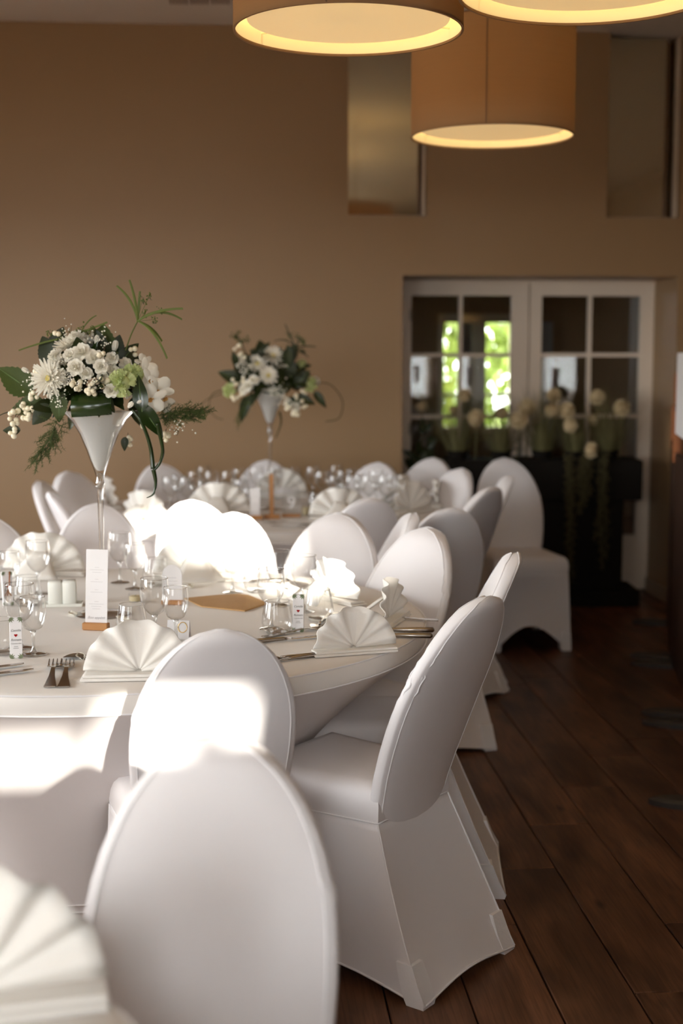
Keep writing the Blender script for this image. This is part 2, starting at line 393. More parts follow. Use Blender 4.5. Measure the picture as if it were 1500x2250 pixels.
for a, b_, z0, z1 in front_big:
    f = MB(); c = (a+b_)/2
    for x0, x1, y0, y1 in ((a, a+.05, z0, z1), (b_-.05, b_, z0, z1), (c-.03, c+.03, z0, z1), (a, b_, z0, z0+.05), (a, b_, z1-.05, z1)): f.box((x0, T0-.13, y0), (x1, T0-.07, y1), RM)
    f.build('trim_%d' % (n+int(a > -1)), 'paint')['kind'] = 'structure'
    portal(RM(c, T0-.2, (z0+z1)/2), (pi/2, 0, ROT), b_-a, z1-z0)
# ------------------------------------------------------------------ french doors in the recess
def sx(px, t=TD): return on_t(px, 800, t)[0]
def zy(py, t=TD): return on_t(1150, py, t)[1]
ftop = zy(622)
frame = MB()
frame.box((dl, TD-.03, 0), (sx(897), TD+.05, dtop), RM).box((sx(1437), TD-.03, 0), (dr, TD+.05, dtop), RM).box((sx(897), TD-.03, ftop), (sx(1437), TD+.05, dtop), RM)
o = frame.build('trim_1', 'paint'); o['kind'] = 'structure'
rows = [zy(p) for p in (650, 780, 915, 1050, 1178)]
for k, (xa, xb, c0, c1, c2) in enumerate(((897, 1159, 903, 1011, 1122), (1162, 1437, 1188, 1294, 1404))):
    st_ = MB(); A, B, C0, C1, C2 = [sx(p) for p in (xa, xb, c0, c1, c2)]; y0, y1 = TD-.005, TD+.04
    st_.box((A, y0, .01), (C0, y1, ftop), RM).box((C2, y0, .01), (B, y1, ftop), RM).box((C0, y0, rows[0]), (C2, y1, ftop), RM).box((C0, y0, .01), (C2, y1, rows[4]), RM)
    d = st_.build('door_%d' % (k+1), 'paint'); d['kind'] = 'structure'
    MB().box((C1-.012, y0+.006, rows[4]), (C1+.012, y1-.006, rows[0]), RM).build('muntin', 'paint', d)
    for z in rows[1:4]: MB().box((C0, y0+.007, z-.012), (C2, y1-.007, z+.012), RM).build('muntin', 'paint', d)
    for a, b_ in ((C0, C1-.012), (C1+.012, C2)):
        for z1, z0 in zip(rows[:-1], rows[1:]): MB().box((a, TD+.014, z0), (b_, TD+.019, z1), RM).build('pane', 'pane', d)
    pn = MB()
    q = (C0+.02, C2-.02, .10, rows[4]-.07)
    for x0, x1, z0, z1 in ((q[0], q[1], q[2], q[2]+.02), (q[0], q[1], q[3]-.02, q[3]), (q[0], q[0]+.02, q[2], q[3]), (q[1]-.02, q[1], q[2], q[3])):
        pn.box((x0, y0-.008, z0), (x1, y0, z1), RM)
    pn.build('panel_moulding', 'paint', d)
    for z in (.3, 1.0, 1.7): MB().lathe([(0, 0), (.008, 0), (.008, .07), (0, .07)], 8, o=RM(A+.006 if k == 0 else B-.006, y0-.006, z)).build('hinge', 'chrome', d)
    hz = zy(985)
    hx = B-.045 if k == 0 else A+.045
    MB().box((hx-.012, y0-.006, hz-.08), (hx+.012, y0, hz+.08), RM).tube([RM(hx, y0, hz), RM(hx, y0-.045, hz), RM(hx+(.09 if k else -.09), y0-.045, hz)], .008).build('door_handle', 'chrome', d)
# room behind the doors, with a glazed garden door at its end
TE = 12.4; BC = 2.9
gl0, gl1 = sx(962, TE), sx(1136, TE); gz0, gz1 = zy(950, TE), zy(690, TE)
open_b = [((-1.4, TE, 0), (gl0, TE+.2, BC)), ((gl1, TE, 0), (4.4, TE+.2, BC)), ((gl0, TE, 0), (gl1, TE+.2, gz0)), ((gl0, TE, gz1), (gl1, TE+.2, BC)),
    ((-1.5, TD+.06, 0), (-1.4, TE+.2, BC)), ((4.4, TD+.06, 0), (4.5, TE+.2, BC)), ((-1.5, TD+.06, BC), (4.5, TE+.2, BC+.1)),
    ((-1.5, TD+.06, wz), (4.5, TD+.10, BC))]
wallbox('wall_garden_side', open_b, 'wall')
g = MB()
for pa, pb in ((962, 975), (1010, 1068), (1122, 1136)): g.box((sx(pa, TE), TE+.02, gz0), (sx(pb, TE), TE+.09, gz1), RM)
g.box((gl0, TE+.02, gz1-.08), (gl1, TE+.09, gz1), RM).box((gl0, TE+.02, gz0), (gl1, TE+.09, gz0+.05), RM)
g.box((gl0, TE+.03, zy(868, TE)-.015), (gl1, TE+.07, zy(868, TE)+.015), RM)
gd = g.build('door_3', 'paint'); gd['kind'] = 'structure'
for pa, pb in ((975, 1010), (1068, 1122)): MB().box((sx(pa, TE), TE+.05, gz0+.05), (sx(pb, TE), TE+.055, gz1-.08), RM).build('pane', 'pane', gd)
portal(RM((gl0+gl1)/2, TE+.21, (gz0+gz1)/2), (pi/2, 0, ROT+pi), gl1-gl0, gz1-gz0)
# curtain in the back room and a part-opened inner partition
def curtain(px, wpx, t, label):
    x0, x1 = sx(px, t), sx(px+wpx, t)
    c = MB().grid(lambda u, v: RM(x0+(x1-x0)*u, t+.02*sin(u*18), .02+1.75*v), 24, 4)
    return tag(c.build('curtain', 'curtain', None, 'all'), label, 'curtain')
curtain(1012, 22, 12.2, 'narrow pale blue curtain beside the garden door, seen through left glazed door')
curtain(1188, 24, 11.6, 'pale blue curtain strip seen through the right glazed door')
# garden: lawn and bushes
o = MB().box((-30, TE+.2, -.22), (30, 40, -.15), RM).build('ground_lawn', 'lawn'); o['kind'] = 'structure'
o = MB().box((-40, -30, -.22), (S0-.2, TE+.2, -.15), RM).box((S0-.2, -30, -.22), (30, T0-.2, -.15), RM).build('ground_unseen', 'outer_ground'); o['kind'] = 'structure'  # dark ground added out of view to cut light from below
def bush(c, r, h, nleaf, label):
    t = thing('garden_bush', label, 'bush', c)
    MB().tube([(0, 0, 0), (.02, 0, h*.7)], [.05, .02]).build('trunk', 'stem', t)
    b = MB()
    for _ in range(nleaf):
        a, e = random.uniform(0, 2*pi), random.uniform(-.6, 1.5); rr = random.uniform(.5, 1)
        p = Vector((r*rr*cos(a)*cos(e), r*rr*sin(a)*cos(e), h*.55+h*.5*rr*sin(e)))
        q = Euler((random.uniform(0, 6), random.uniform(0, 6), random.uniform(0, 6))).to_matrix(); l = random.uniform(.06, .12)
        b.add([p+q@Vector(v) for v in ((-l, 0, 0), (0, -l*.5, l*.1), (l, 0, 0), (0, l*.5, l*.1))], [(0, 1, 2, 3)])
    b.build('foliage', 'hedge', t)
bush(RM(2.1, 14.6, -.15), .62, 2.4, 700, 'sunlit garden bush seen through the left pane of garden door')
bush(RM(3.25, 15.6, -.15), .66, 2.2, 700, 'garden bush seen through right pane of the garden door')
bush(RM(2.9, 18.4, -.15), 1.3, 3.1, 1500, 'large tree-like bush at the back of the garden')

# ------------------------------------------------------------------ ceiling vents
for k, px in enumerate((392, 438, 484)):
    c = on_z(px, -4, CEIL); s_, t_ = st(c)
    v = thing('ceiling_vent', ('leftmost', 'middle', 'rightmost')[k]+' of three slotted vents in the ceiling', 'vent', RM(s_, t_, CEIL), ROT, 'slotted ceiling vents')
    MB().box((-.05, -.10, -.008), (.05, .10, 0)).build('frame', 'ceil', v)
    for j in range(5): MB().box((-.046+j*.02, -.085, -.010), (-.036+j*.02, .085, -.008)).build('slat', 'hem', v)

# ------------------------------------------------------------------ pendant lamps
def lamp(px, py, D, h, z, label):
    c = on_z(px, py, z); R = D/2
    t = thing('pendant_lamp', label, 'lamp', (c.x, c.y, z), 0, 'drum pendant lamps')
    MB().lathe([(R, 0), (R, h*.25), (R, h*.5), (R, h*.75), (R, h)], 72).build('lamp_shade', 'shade', t, True)
    MB().lathe([(R-.004, .001), (R-.004, h*.5), (R-.004, h-.001)], 72).build('shade_lining', 'shadein', t, True)
    MB().lathe([(R-.005, -.002), (R+.001, -.002), (R+.001, .004), (R-.005, .004)], 72, True).build('bottom_rim', 'shade', t, True)
    MB().lathe([(R-.005, h-.004), (R+.001, h-.004), (R+.001, h+.002), (R-.005, h+.002)], 72, True).build('top_rim', 'hem', t, True)
    for k in range(2):
        a = -pi/2-.18+pi*k; MB().box((-.002, R, 0), (.002, R+.0015, h)).build('shade_seam', 'hem', t, rot=(0, 0, a-pi/2))
    MB().lathe([(0, .030), (R*.5, .028), (R-.035, .026), (R-.033, .030), (R-.035, .036), (0, .036)], 72).build('diffuser', 'diff', t, True)
    for k in range(3):
        a = 2*pi*k/3+.4; MB().tube([((R-.04)*cos(a), (R-.04)*sin(a), .033), ((R-.004)*cos(a), (R-.004)*sin(a), .033)], .003).build('bracket', 'shadein', t)
    for k in range(3):
        a = 2*pi*k/3; MB().tube([(0, 0, h-.03), ((R-.003)*cos(a), (R-.003)*sin(a), h-.03)], .004).build('spider_arm', 'chrome', t)
    MB().tube([(0, 0, h-.03), (0, 0, CEIL-z-.02)], .006, 8).build('rod', 'chrome', t)
    MB().lathe([(0, CEIL-z), (.06, CEIL-z), (.06, CEIL-z-.02), (.0, CEIL-z-.025)], 24).build('ceiling_rose', 'ceil', t, True)
    MB().ball((0, 0, h*.55), .04, 12, 8).build('bulb', 'diff', t, 'all')
    l = bpy.data.lights.new('lamp_bulb', 'POINT'); l.energy = 2.4; l.color = (1, .84, .55); l.shadow_soft_size = .06
    lo = bpy.data.objects.new('lamp_bulb', l); COL.objects.link(lo); lo.parent = t; lo.location = (0, 0, h*.55+.07)
lamp(765, 68, .585, .38, 2.31, 'large beige drum pendant lamp at top centre, nearest the long bare wall')
lamp(1296, -14, .60, .38, 2.31, 'drum pendant lamp cut off by the top right edge of photo')
lamp(1081, 301, .60, .385, 2.29, 'beige drum pendant lamp hanging lower and farther back, its whole shade visible')

# ------------------------------------------------------------------ chairs in stretch covers
CW = .180
BZ = [(.32, .138, -.165), (.38, .146, -.175), (.44, .154, -.190), (.50, .165, -.208), (.57, .175, -.233), (.63, .1795, -.256), (.67, CW, -.272)]
for _e in (.15, .3, .44, .57, .68, .77, .85, .91, .95, .978, .993, .9995): BZ.append((.67+.264*_e, CW*sqrt(1-_e*_e), -.272-.118*_e))
def back_row(z):
    for (z0, w0, y0), (z1, w1, y1) in zip(BZ[:-1], BZ[1:]):
        if z0 <= z <= z1:
            k = (z-z0)/(z1-z0); return w0+(w1-w0)*k, y0+(y1-y0)*k
    return BZ[-1][1:]
def make_chair():
    t = thing('banquet_chair', '', 'chair')
    # backrest: rounded slab with a flat edge band
    b = MB(); n = 40; zs = []
    for (z0, _, _), (z1, _, _) in zip(BZ[:-1], BZ[1:]):
        k = 3 if z1-z0 > .03 else 1
        zs += [z0+(z1-z0)*j/k for j in range(k)]
    zs.append(BZ[-1][0]); P = []
    for z in zs:
        wd, y = back_row(z); th = .024*min(1, .45+(.934-z)/.02*.55) if z > .914 else .024
        for k in range(n):
            a = 2*pi*k/n; ca, sa = cos(a), sin(a)
            x = wd*(abs(ca)**.55)*(1 if ca > 0 else -1); yy = th*(abs(sa)**.45)*(1 if sa > 0 else -1)
            yy *= 1+.25*(1-(x/max(wd, .01))**2)
            P.append((x, y+yy+.012*(x/.2)**2, z-.36*yy*.3))
    F_ = [(j*n+k, j*n+(k+1)%n, (j+1)*n+(k+1)%n, (j+1)*n+k) for j in range(len(zs)-1) for k in range(n)]
    F_.append(tuple(range((len(zs)-1)*n, len(zs)*n)))
    b.add(P, F_); b.build('backrest', 'chair', t, 60)
    # seams along both edges of the band, puckered where the cover bunches up
    for sy in (-1, 1):
        pts = []
        up = [.36+.5735*(j/44)**.8 for j in range(45)]
        for sgn, seq in ((1, up), (-1, up[::-1])):
            for z in seq:
                wd, yb = back_row(z); th = .024*min(1, .45+(.934-z)/.02*.55) if z > .914 else .024
                x = wd*.915; yy = th*.80
                g = math.exp(-((z-.76)/.05)**2) if sgn < 0 else 0
                wob = g*(.0035*sin(z*190+sy)+.003*sin(z*83))
                pts.append((sgn*x, yb+sy*yy+.012*(x/.2)**2+wob, z-.108*sy*yy+.0008))
        MB().tube(pts, .0018, 5).build('seam', 'seam', t, 'all')
    # gathered cloth on one edge band
    fo = MB()
    for off, z0, z1, ph in ((-.012, .70, .80, 0), (.002, .69, .79, 1.7), (.013, .72, .82, 3.1)):
        pts = []; rs = []
        for k in range(17):
            z = z0+(z1-z0)*k/16; x, y = back_row(z); e = sin(pi*k/16)
            pts.append((-x*(1-.07*abs(off)/.013)-.0005*e, y+off+.012*(x/.2)**2+.004*e*sin(k*1.1+ph), z)); rs.append(.0006+.0034*e*(.6+.4*sin(k*.8+ph)))
        fo.tube(pts, rs, 7)
    fo.build('gathered_fold', 'chair', t, 'all')
    # seat and skirt: loft between the four feet
    def corner(k, lv):     # lv 1 at seat edge, 0 at the floor
        top = [(.190, .205), (-.190, .205), (-.152, -.195), (.152, -.195)][k]; bot = [(.205, .225), (-.205, .225), (-.205, -.365), (.205, -.365)][k]
        e = lv**1.5 if k > 1 else lv
        return Vector((bot[0]+(top[0]-bot[0])*e, bot[1]+(top[1]-bot[1])*(lv**.9 if k > 1 else lv)))
    m = 12; sides = [(3, 0), (0, 1), (1, 2), (2, 3)]; arch = [.035, .125, .035, .020]; dent = [.022, .040, .022, .012]
    def ring(lv, ztop=.390, inset=0, zflat=None):
        R_ = []
        for s_, (a, c) in enumerate(sides):
            A, C = corner(a, lv), corner(c, lv)
            for j in range(m):
                u = j/m; p = A.lerp(C, u); q = sin(pi*u)
                nrm = Vector((-(C-A).y, (C-A).x)).normalized()
                if (-p).dot(nrm) < 0: nrm = -nrm
                p = p+nrm*(dent[s_]*q*(4*lv*(1-lv)*.7+.5*(1-lv))+inset)
                hz = .006+arch[s_]*q**1.3
                z = hz+(ztop-hz)*lv if zflat is None else zflat
                R_.append((p.x, p.y, z))
        return R_
    P = []; lv = [0, .015, .08, .18, .32, .46, .6, .74, .86, .95, 1]
    for l in lv: P += ring(l)
    R5 = ring(1)
    for sc_, z in ((1.012, .405), (1.015, .435), (.99, .460), (.93, .475), (.75, .481)): P += [(x*sc_, y*sc_, z) for x, y, _ in R5]
    R4 = ring(1, inset=.0); nn = 4*m; lev = len(lv)+5
    P += [(x*.4, y*.4, .484) for x, y, _ in R4]; lev += 1
    F_ = [(j*nn+k, j*nn+(k+1)%nn, (j+1)*nn+(k+1)%nn, (j+1)*nn+k) for j in range(lev-1) for k in range(nn)]
    F_.append(tuple(range((lev-1)*nn, lev*nn)))
    # inner turn-up of the hem so that the cloth has an edge
    sk = MB().add(P[:11*nn], [f for f in F_ if max(f) < 11*nn]).build('skirt', 'chair', t, 50)
    so_ = sk.modifiers.new('cloth', 'SOLIDIFY'); so_.thickness = .003; so_.offset = -1
    s2 = MB().add(P[10*nn:], [tuple(i-10*nn for i in f) for f in F_ if min(f) >= 10*nn]); s2.build('seat', 'chair', t, 60)
    hem = ring(0.004); MB().tube(hem+[hem[0]], .0035, 5, False).build('hem', 'seam', t, 'all')
    MB().tube([Vector(p)*1.004 for p in R5]+[Vector(R5[0])*1.004], .0022, 5, False).build('seam', 'seam', t, 'all')
    for k in range(4):
        pts = []
        for j in range(17):
            l = j/16; p = corner(k, l); pts.append((p.x*1.002, p.y*1.002, .01+.38*l))
        MB().tube(pts, .0024, 5).build('seam', 'seam', t, 'all')
        p0, p1 = corner(k, .02), corner(k, .20); sx_, sy_ = (1 if p0.x > 0 else -1), (1 if p0.y > 0 else -1)
        q = MB()
        for p, z, r in ((p0, .0, .022), (p0, .012, .025), (p0.lerp(p1, .5), .05, .024), (p1, .095, .021)):
            q.v += [(p.x+sx_*(a*r*.3+ (.001 if a > 0 else -r*2)), p.y+sy_*(b_*r*.3+(.001 if b_ > 0 else -r*2)), z) for a, b_ in ((0, 0), (0.3, 0), (.3, .3), (0, .3))]
        q.f = [(j*4+i, j*4+(i+1)%4, j*4+4+(i+1)%4, j*4+4+i) for j in range(3) for i in range(4)]+[(12, 13, 14, 15), (3, 2, 1, 0)]
        q.build('foot_pocket', 'seam', t, 40)
    return t
T1 = Vector((-.66, 3.83, 0)); T2 = Vector((-.36, 6.55, 0)); T3 = Vector((-1.01, 1.0, 0))
proto = make_chair(); used = False
CH = [  # photo position of the backrest's top, facing (towards a table or a vector), label
 ((480, 1620), (-.03, -1), 'closest white covered chair, its large oval back filling the lower middle'),
 ((486, 1384), (-.24, .97), 'white covered chair with a sunlit patch across its back at the near table edge'),
 ((1066, 1311), (-.80, .60), 'white covered chair turned sideways at front right, whole skirt showing beside the floor'),
 ((1131, 1215), (-.99, .06), 'white covered chair seen edge-on just behind the front right chair'),
 ((938, 1160), (-.70, -.71), 'white covered chair at the right side of the near table behind standing napkins'),
 ((742, 1128), (-.25, -.97), 'white covered chair behind the brightest sunlit napkin on the near table'),
 ((512, 1128), (-.12, -.99), 'overexposed sunlit white chair at far side of near table'),
 ((214, 1108), T1, 'white covered chair behind the clear stem of the near tall vase'),
 ((-42, 1132), T1, 'white covered chair cut off by the left edge beyond the near table'),
 ((421, 1100), T2, 'sunlit white chair backing onto the near table left of the centre'),
 ((812, 1095), T2, 'grey-white chair peeking out behind the chair with the sunlit napkin'),
 ((990, 1117), (-.30, .95), 'broad white chair pulled out between the two tables near the aisle'),
 ((908, 1128), (-.97, -.12), 'narrow edge-on white chair squeezed between two broad chair backs'),
 ((1080, 1070), (-.78, .62), 'first of two edge-on white chairs on aisle side of far table'),
 ((1118, 1046), (-.99, -.02), 'second of two edge-on white chairs on aisle side of far table'),
 ((1012, 1030), (-.80, -.55), 'white chair at the right rear of far table beside folded napkins'),
 ((950, 1007), (-.45, -.89), 'shaded white chair left of the black planter stand'),
 ((1108, 1007), (.12, -.99), 'free-standing white chair in front of black planter, arched hem and feet showing'),
 ((830, 1017), (-.35, -.93), 'white chair against the back wall left of the door recess'),
 ((585, 1012), (0, -1), 'white chair directly behind the far tall vase'),
 ((350, 1020), (.45, -.89), 'white chair against the back wall between the two bouquets'),
 ((150, 1037), (.80, -.60), 'tallest of the overlapping white chairs left of the near vase stem'),
 ((86, 1058), (.98, -.10), 'thin edge-on white chair at the far left by the wall'),
 ((112, 1082), (.93, .36), 'white chair showing its shaded grey back at far left of far table'),
]
for (px, py), fc, lab in CH:
    p = on_z(px, py, .934)
    d = Vector((fc[0]-p.x, fc[1]-p.y)) if isinstance(fc, Vector) else Vector(fc)
    d.normalize(); base = Vector((p.x, p.y))+d*.39
    place(proto, used, (base.x, base.y, 0), atan2(-d.x, d.y), lab, 'chair', 'white covered banquet chairs'); used = True

# ------------------------------------------------------------------ round tables in stretch covers
def make_table(c, R, label, rot):
    t = thing('round_table', label, 'table', (c.x, c.y, 0), rot, 'round banquet tables')
    MB().lathe([(.0001, .75), (R*.5, .75), (R*.9, .75), (R-.012, .7495), (R-.003, .745), (R, .737), (R, .722), (R-.001, .707), (R-.004, .700)], 128).build('top_cover', 'cloth', t, 50)
    def rr(z, a):
        k = (z-.03)/.67; foot = max(0, cos(2*(a-pi/4)))**6
        r = (.43+.05*foot)+(R-.004-.43-.05*foot)*k**2.0
        f = math.exp(-((((a-pi/4) % (pi/2))-pi/4+ (pi/4 if False else 0))/.2)**2)
        d = ((a-pi/4+pi/4) % (pi/2))-pi/4
        r += .0045*math.exp(-(d/.16)**2)*sin(d*110+z*26)*max(0, min(1, (z-.42)/.2))*max(0, min(1, (.70-z)/.03))
        return r
    nz = 26
    MB().grid(lambda u, v: (rr(.03+.67*v, 2*pi*u)*cos(2*pi*u), rr(.03+.67*v, 2*pi*u)*sin(2*pi*u), .03+.67*v), 256, nz).build('skirt', 'skirt', t, 'all')
    for z, dr_ in ((.700, .0015), (.755-.010, -.001)):
        MB().tube([((R+dr_)*cos(2*pi*k/128), (R+dr_)*sin(2*pi*k/128), z) for k in range(129)], .0022, 5, False).build('seam', 'seam', t, 'all')
    hm = MB()
    for z in (.034, .056, .076):
        hm.tube([((rr(z, 2*pi*k/128)+.002)*cos(2*pi*k/128), (rr(z, 2*pi*k/128)+.002)*sin(2*pi*k/128), z) for k in range(129)], .0025, 5, False)
    hm.build('hem', 'skirt', t, 'all')
    for k in range(4):
        a = k*pi/2+pi/4; MB().lathe([(0, 0), (.022, 0), (.022, .05), (.018, .3), (.018, .7), (0, .7)], 12, o=(.42*cos(a), .42*sin(a), 0)).build('leg', 'iron', t, True)
    return t
make_table(T1, .90, 'near round table in taut white cover, set with glasses and napkins', radians(20))
make_table(T2, .86, 'far round table in white cover crowded with glasses near the back wall', radians(5))
make_table(T3, .90, 'round table at the lower left corner, only its rim showing', radians(40))

# ------------------------------------------------------------------ folded fan napkins
def make_napkin(seed):
    rnd = random.Random(seed)
    t = thing('fan_napkin', '', 'napkin')
    N_, R = 7, .128; b = MB(); nr = 6
    def pt(u, v):
        i = u*2*N_; th = radians(3)+u*radians(174); c = cos(pi*i); tri = c*abs(c)**-.35 if abs(c) > .02 else 0
        mid = math.exp(-((u-.5)/.055)**2)
        r = R*(.05+.95*v)*(1+.010*tri*v)*(1-.03*mid*v)
        dep = .0085*tri*v**.9+.030*mid*v
        return Vector((-r*cos(th)*.98, dep+.020*(1-v)+.12*r*sin(th), .014+r*sin(th)*.94))
    f = b.grid(pt, N_*8, nr).build('fan', 'napkin', t, 'all')
    md = f.modifiers.new('cloth', 'SOLIDIFY'); md.thickness = .0025; md.offset = 0
    # flat folded layers the fan stands on, with a rounded fold at one end
    s_ = MB()
    for k in range(2):
        z0 = .0005+.007*k; x0 = -R*(1.02-.04*k)
        prof = [(x0+.006, z0), (x0+.0015, z0+.001), (x0, z0+.0032), (x0+.0015, z0+.0055), (x0+.006, z0+.0065)]
        for sgn in (1, -1):
            pass
        y0, y1 = -.022+.006*k, .034
        P = [(x, y0, z) for x, z in prof]+[(R*.96, y0+.004, z0+.006), (R*.96, y0+.004, z0)]
        Q = [(x, y1, z) for x, _, z in P]; n_ = len(P)
        s_.add(P+Q, [tuple(range(n_)), tuple(range(2*n_-1, n_-1, -1))]+[(i, (i+1) % n_+0, (i+1) % n_+n_, i+n_) for i in range(n_)][::1])
    s_.build('folded_base', 'napkin', t)
    # prop flap behind
    pr = MB().grid(lambda u, v: Vector(((u-.5)*R*1.2*(1-.75*v), .030+.090*(1-v)+.01*sin(pi*u), .004+.070*v)), 6, 5).build('prop_flap', 'napkin', t, 'all')
    md = pr.modifiers.new('cloth', 'SOLIDIFY'); md.thickness = .003
    return t
nap = make_napkin(3); nused = False
def napkin(px, py, yaw, label, sc_=1.0, z=.7515):
    global nused
    p = on_z(px, py, z); o = place(nap, nused, (p.x, p.y, z), radians(yaw), label, 'napkin', 'fan-folded napkins'); o.scale = (sc_,)*3; nused = True
napkin(304, 1492, 4, 'pleated ivory fan napkin with a deep centre fold at the near table edge, left')
napkin(782, 1436, 18, 'standing ivory fan napkin facing the camera at the right rim of near table', .86)
napkin(868, 1366, 72, 'ivory fan napkin seen from its side at the far right rim of near table', .92)
napkin(738, 1318, 125, 'brightest napkin, burned out by the sun beside the glasses')
napkin(428, 1268, 192, 'ivory fan napkin before the sunlit chair at far side of near table', 1.12)
napkin(98, 1262, 175, 'ivory fan napkin behind the wine glasses at upper left of near table', 1.12)
napkin(322, 1150, 140, 'sunlit napkin at the left front of the far table', 1.15)
napkin(246, 1112, 110, 'napkin at the left end of far table, beside the near vase stem', 1.1)
napkin(482, 1134, 178, 'napkin behind the sunlit chair at front of the far table', 1.2)
napkin(745, 1140, 185, 'low napkin between two chair backs at front of the far table', 1.1)
napkin(618, 1092, 5, 'pale napkin behind the wooden stand on the far table', 1.1)
napkin(908, 1128, 50, 'largest of three shaded napkins at the right end of far table', 1.15)
napkin(893, 1106, 70, 'leftmost of three shaded napkins at the right end of far table', 1.1)
napkin(966, 1112, 80, 'rightmost of three shaded napkins at the right end of far table', 1.0)
napkin(-62, 2236, 14, 'large blurred ivory napkin in the lower left foreground', 1.22)

# ------------------------------------------------------------------ glasses
def make_wine(h, r, label_kind):
    t = thing(label_kind, '', 'glass')
    k = h/.16
    bowl = [(.004, .066*k), (.012, .068*k), (.022, .075*k), (r*.86, .090*k), (r*.99, .108*k), (r*1.02, .124*k), (r*.98, .143*k), (r*.92, h)]
    MB().lathe(bowl, 28).build('bowl', 'glass', t, 'all')
    MB().lathe([(r*.92-.0009, h-.0006), (r*.92+.0009, h-.0006), (r*.92+.0009, h+.0008), (r*.92-.0009, h+.0008)], 28, True).build('rim', 'stemglass', t, 'all')
    MB().lathe([(.0001, .068*k), (.008, .066*k), (.0055, .058*k), (.0042, .045*k), (.0038, .028*k), (.0050, .012), (.010, .006)], 14).build('stem', 'stemglass', t, 'all')
    MB().lathe([(.0001, .0065), (.010, .006), (.022, .0035), (.031, .0022), (.0325, .001), (.031, 0), (.0001, 0)], 28).build('foot', 'stemglass', t, 60)
    return t
def make_tumbler(h, r):
    t = thing('tumbler', '', 'glass')
    MB().lathe([(r*.70, .004), (r*.92, .012), (r*1.02, .026), (r*1.02, .036), (r*.96, h*.6), (r*.86, h*.85), (r*.80, h)], 28).build('body', 'glass', t, 'all')
    MB().lathe([(r*.8-.001, h-.0006), (r*.8+.001, h-.0006), (r*.8+.001, h+.0008), (r*.8-.001, h+.0008)], 28, True).build('rim', 'stemglass', t, 'all')
    MB().lathe([(.0001, 0), (r*.66, 0), (r*.72, .003), (r*.70, .008), (.0001, .010)], 28).build('base', 'stemglass', t, 60)
    return t
GP = {'w': make_wine(.165, .038, 'wine_glass'), 'g': make_wine(.145, .033, 'water_goblet'), 't': make_tumbler(.088, .041)}
gused = {}
def put_glass(k, px, py, label, group='glasses on the near table', s_=1):
    p = on_z(px, py, .7505)
    o = place(GP[k], gused.get(k), (p.x, p.y, .7505), random.uniform(0, 6), label, 'glass', group); o.scale = (s_,)*3; gused[k] = 1
for k, px, py, lab in [
 ('g', 74, 1438, 'stemmed glass beside the left name tag on near table'),
 ('w', 46, 1424, 'taller wine glass behind the left name tag, partly overlapped by another glass'),
 ('t', 2, 1436, 'tumbler cut by the left edge of the photo on near table'),
 ('w', 85, 1304, 'wine glass in front of the left far napkin on near table'),
 ('g', 22, 1316, 'stemmed glass at left edge, behind it a card with an orange ribbon'),
 ('t', 62, 1330, 'tumbler half hidden behind the salt and pepper shakers'),
 ('w', 264, 1280, 'left wine glass of the pair behind the menu card'),
 ('g', 297, 1294, 'right stemmed glass of the pair behind the menu card'),
 ('t', 342, 1286, 'tumbler between the menu card and the arched sign'),
 ('w', 341, 1408, 'taller stemmed glass behind the fan napkin with the deep centre fold'),
 ('g', 387, 1412, 'shorter stemmed glass right behind the fan napkin, near the place card'),
 ('t', 290, 1400, 'tumbler mostly hidden behind the fan napkin with deep centre fold'),
 ('g', 511, 1302, 'lone stemmed glass beyond the kraft paper sheet'),
 ('t', 564, 1300, 'tumbler right of the lone stemmed glass beyond the kraft paper'),
 ('w', 596, 1382, 'wine glass just behind the front tumbler beside the right name tag'),
 ('t', 609, 1392, 'front tumbler beside the right name tag on near table'),
 ('w', 612, 1330, 'wine glass in the sunlit cluster behind right name tag, left one'),
 ('w', 668, 1344, 'wine glass in the sunlit cluster behind right name tag, right one'),
 ('t', 700, 1362, 'tumbler glaring in the sun left of the burned-out napkin')]:
    put_glass(k, px, py, lab)
rg = random.Random(5)
def cluster(pts, label, grp):
    for k, px, py in pts: put_glass(k, px, py, label, grp)
far_l = [(rg.choice('wwgt'), 374+i*37+(j % 2)*17, y) for i in range(4) for j, y in enumerate((1094, 1108, 1124))]
far_m = [(rg.choice('wgt'), x+rg.uniform(-4, 4), y) for x, y in ((548, 1112), (530, 1100), (531, 1132), (600, 1096), (652, 1088), (690, 1096), (695, 1122), (712, 1108), (566, 1096))]
far_r = [(rg.choice('wwgt'), 738+i*36+(j % 2)*16, y) for i in range(4) for j, y in enumerate((1092, 1106, 1120))]
cluster(far_l, 'clear glass in the blurred left cluster on the far table', 'left cluster of glasses on far table')
cluster(far_m, 'clear glass around the wooden stand and number sign on the far table', 'middle glasses on the far table')
cluster(far_r, 'clear glass in the blurred right cluster on the far table', 'right cluster of glasses on far table')

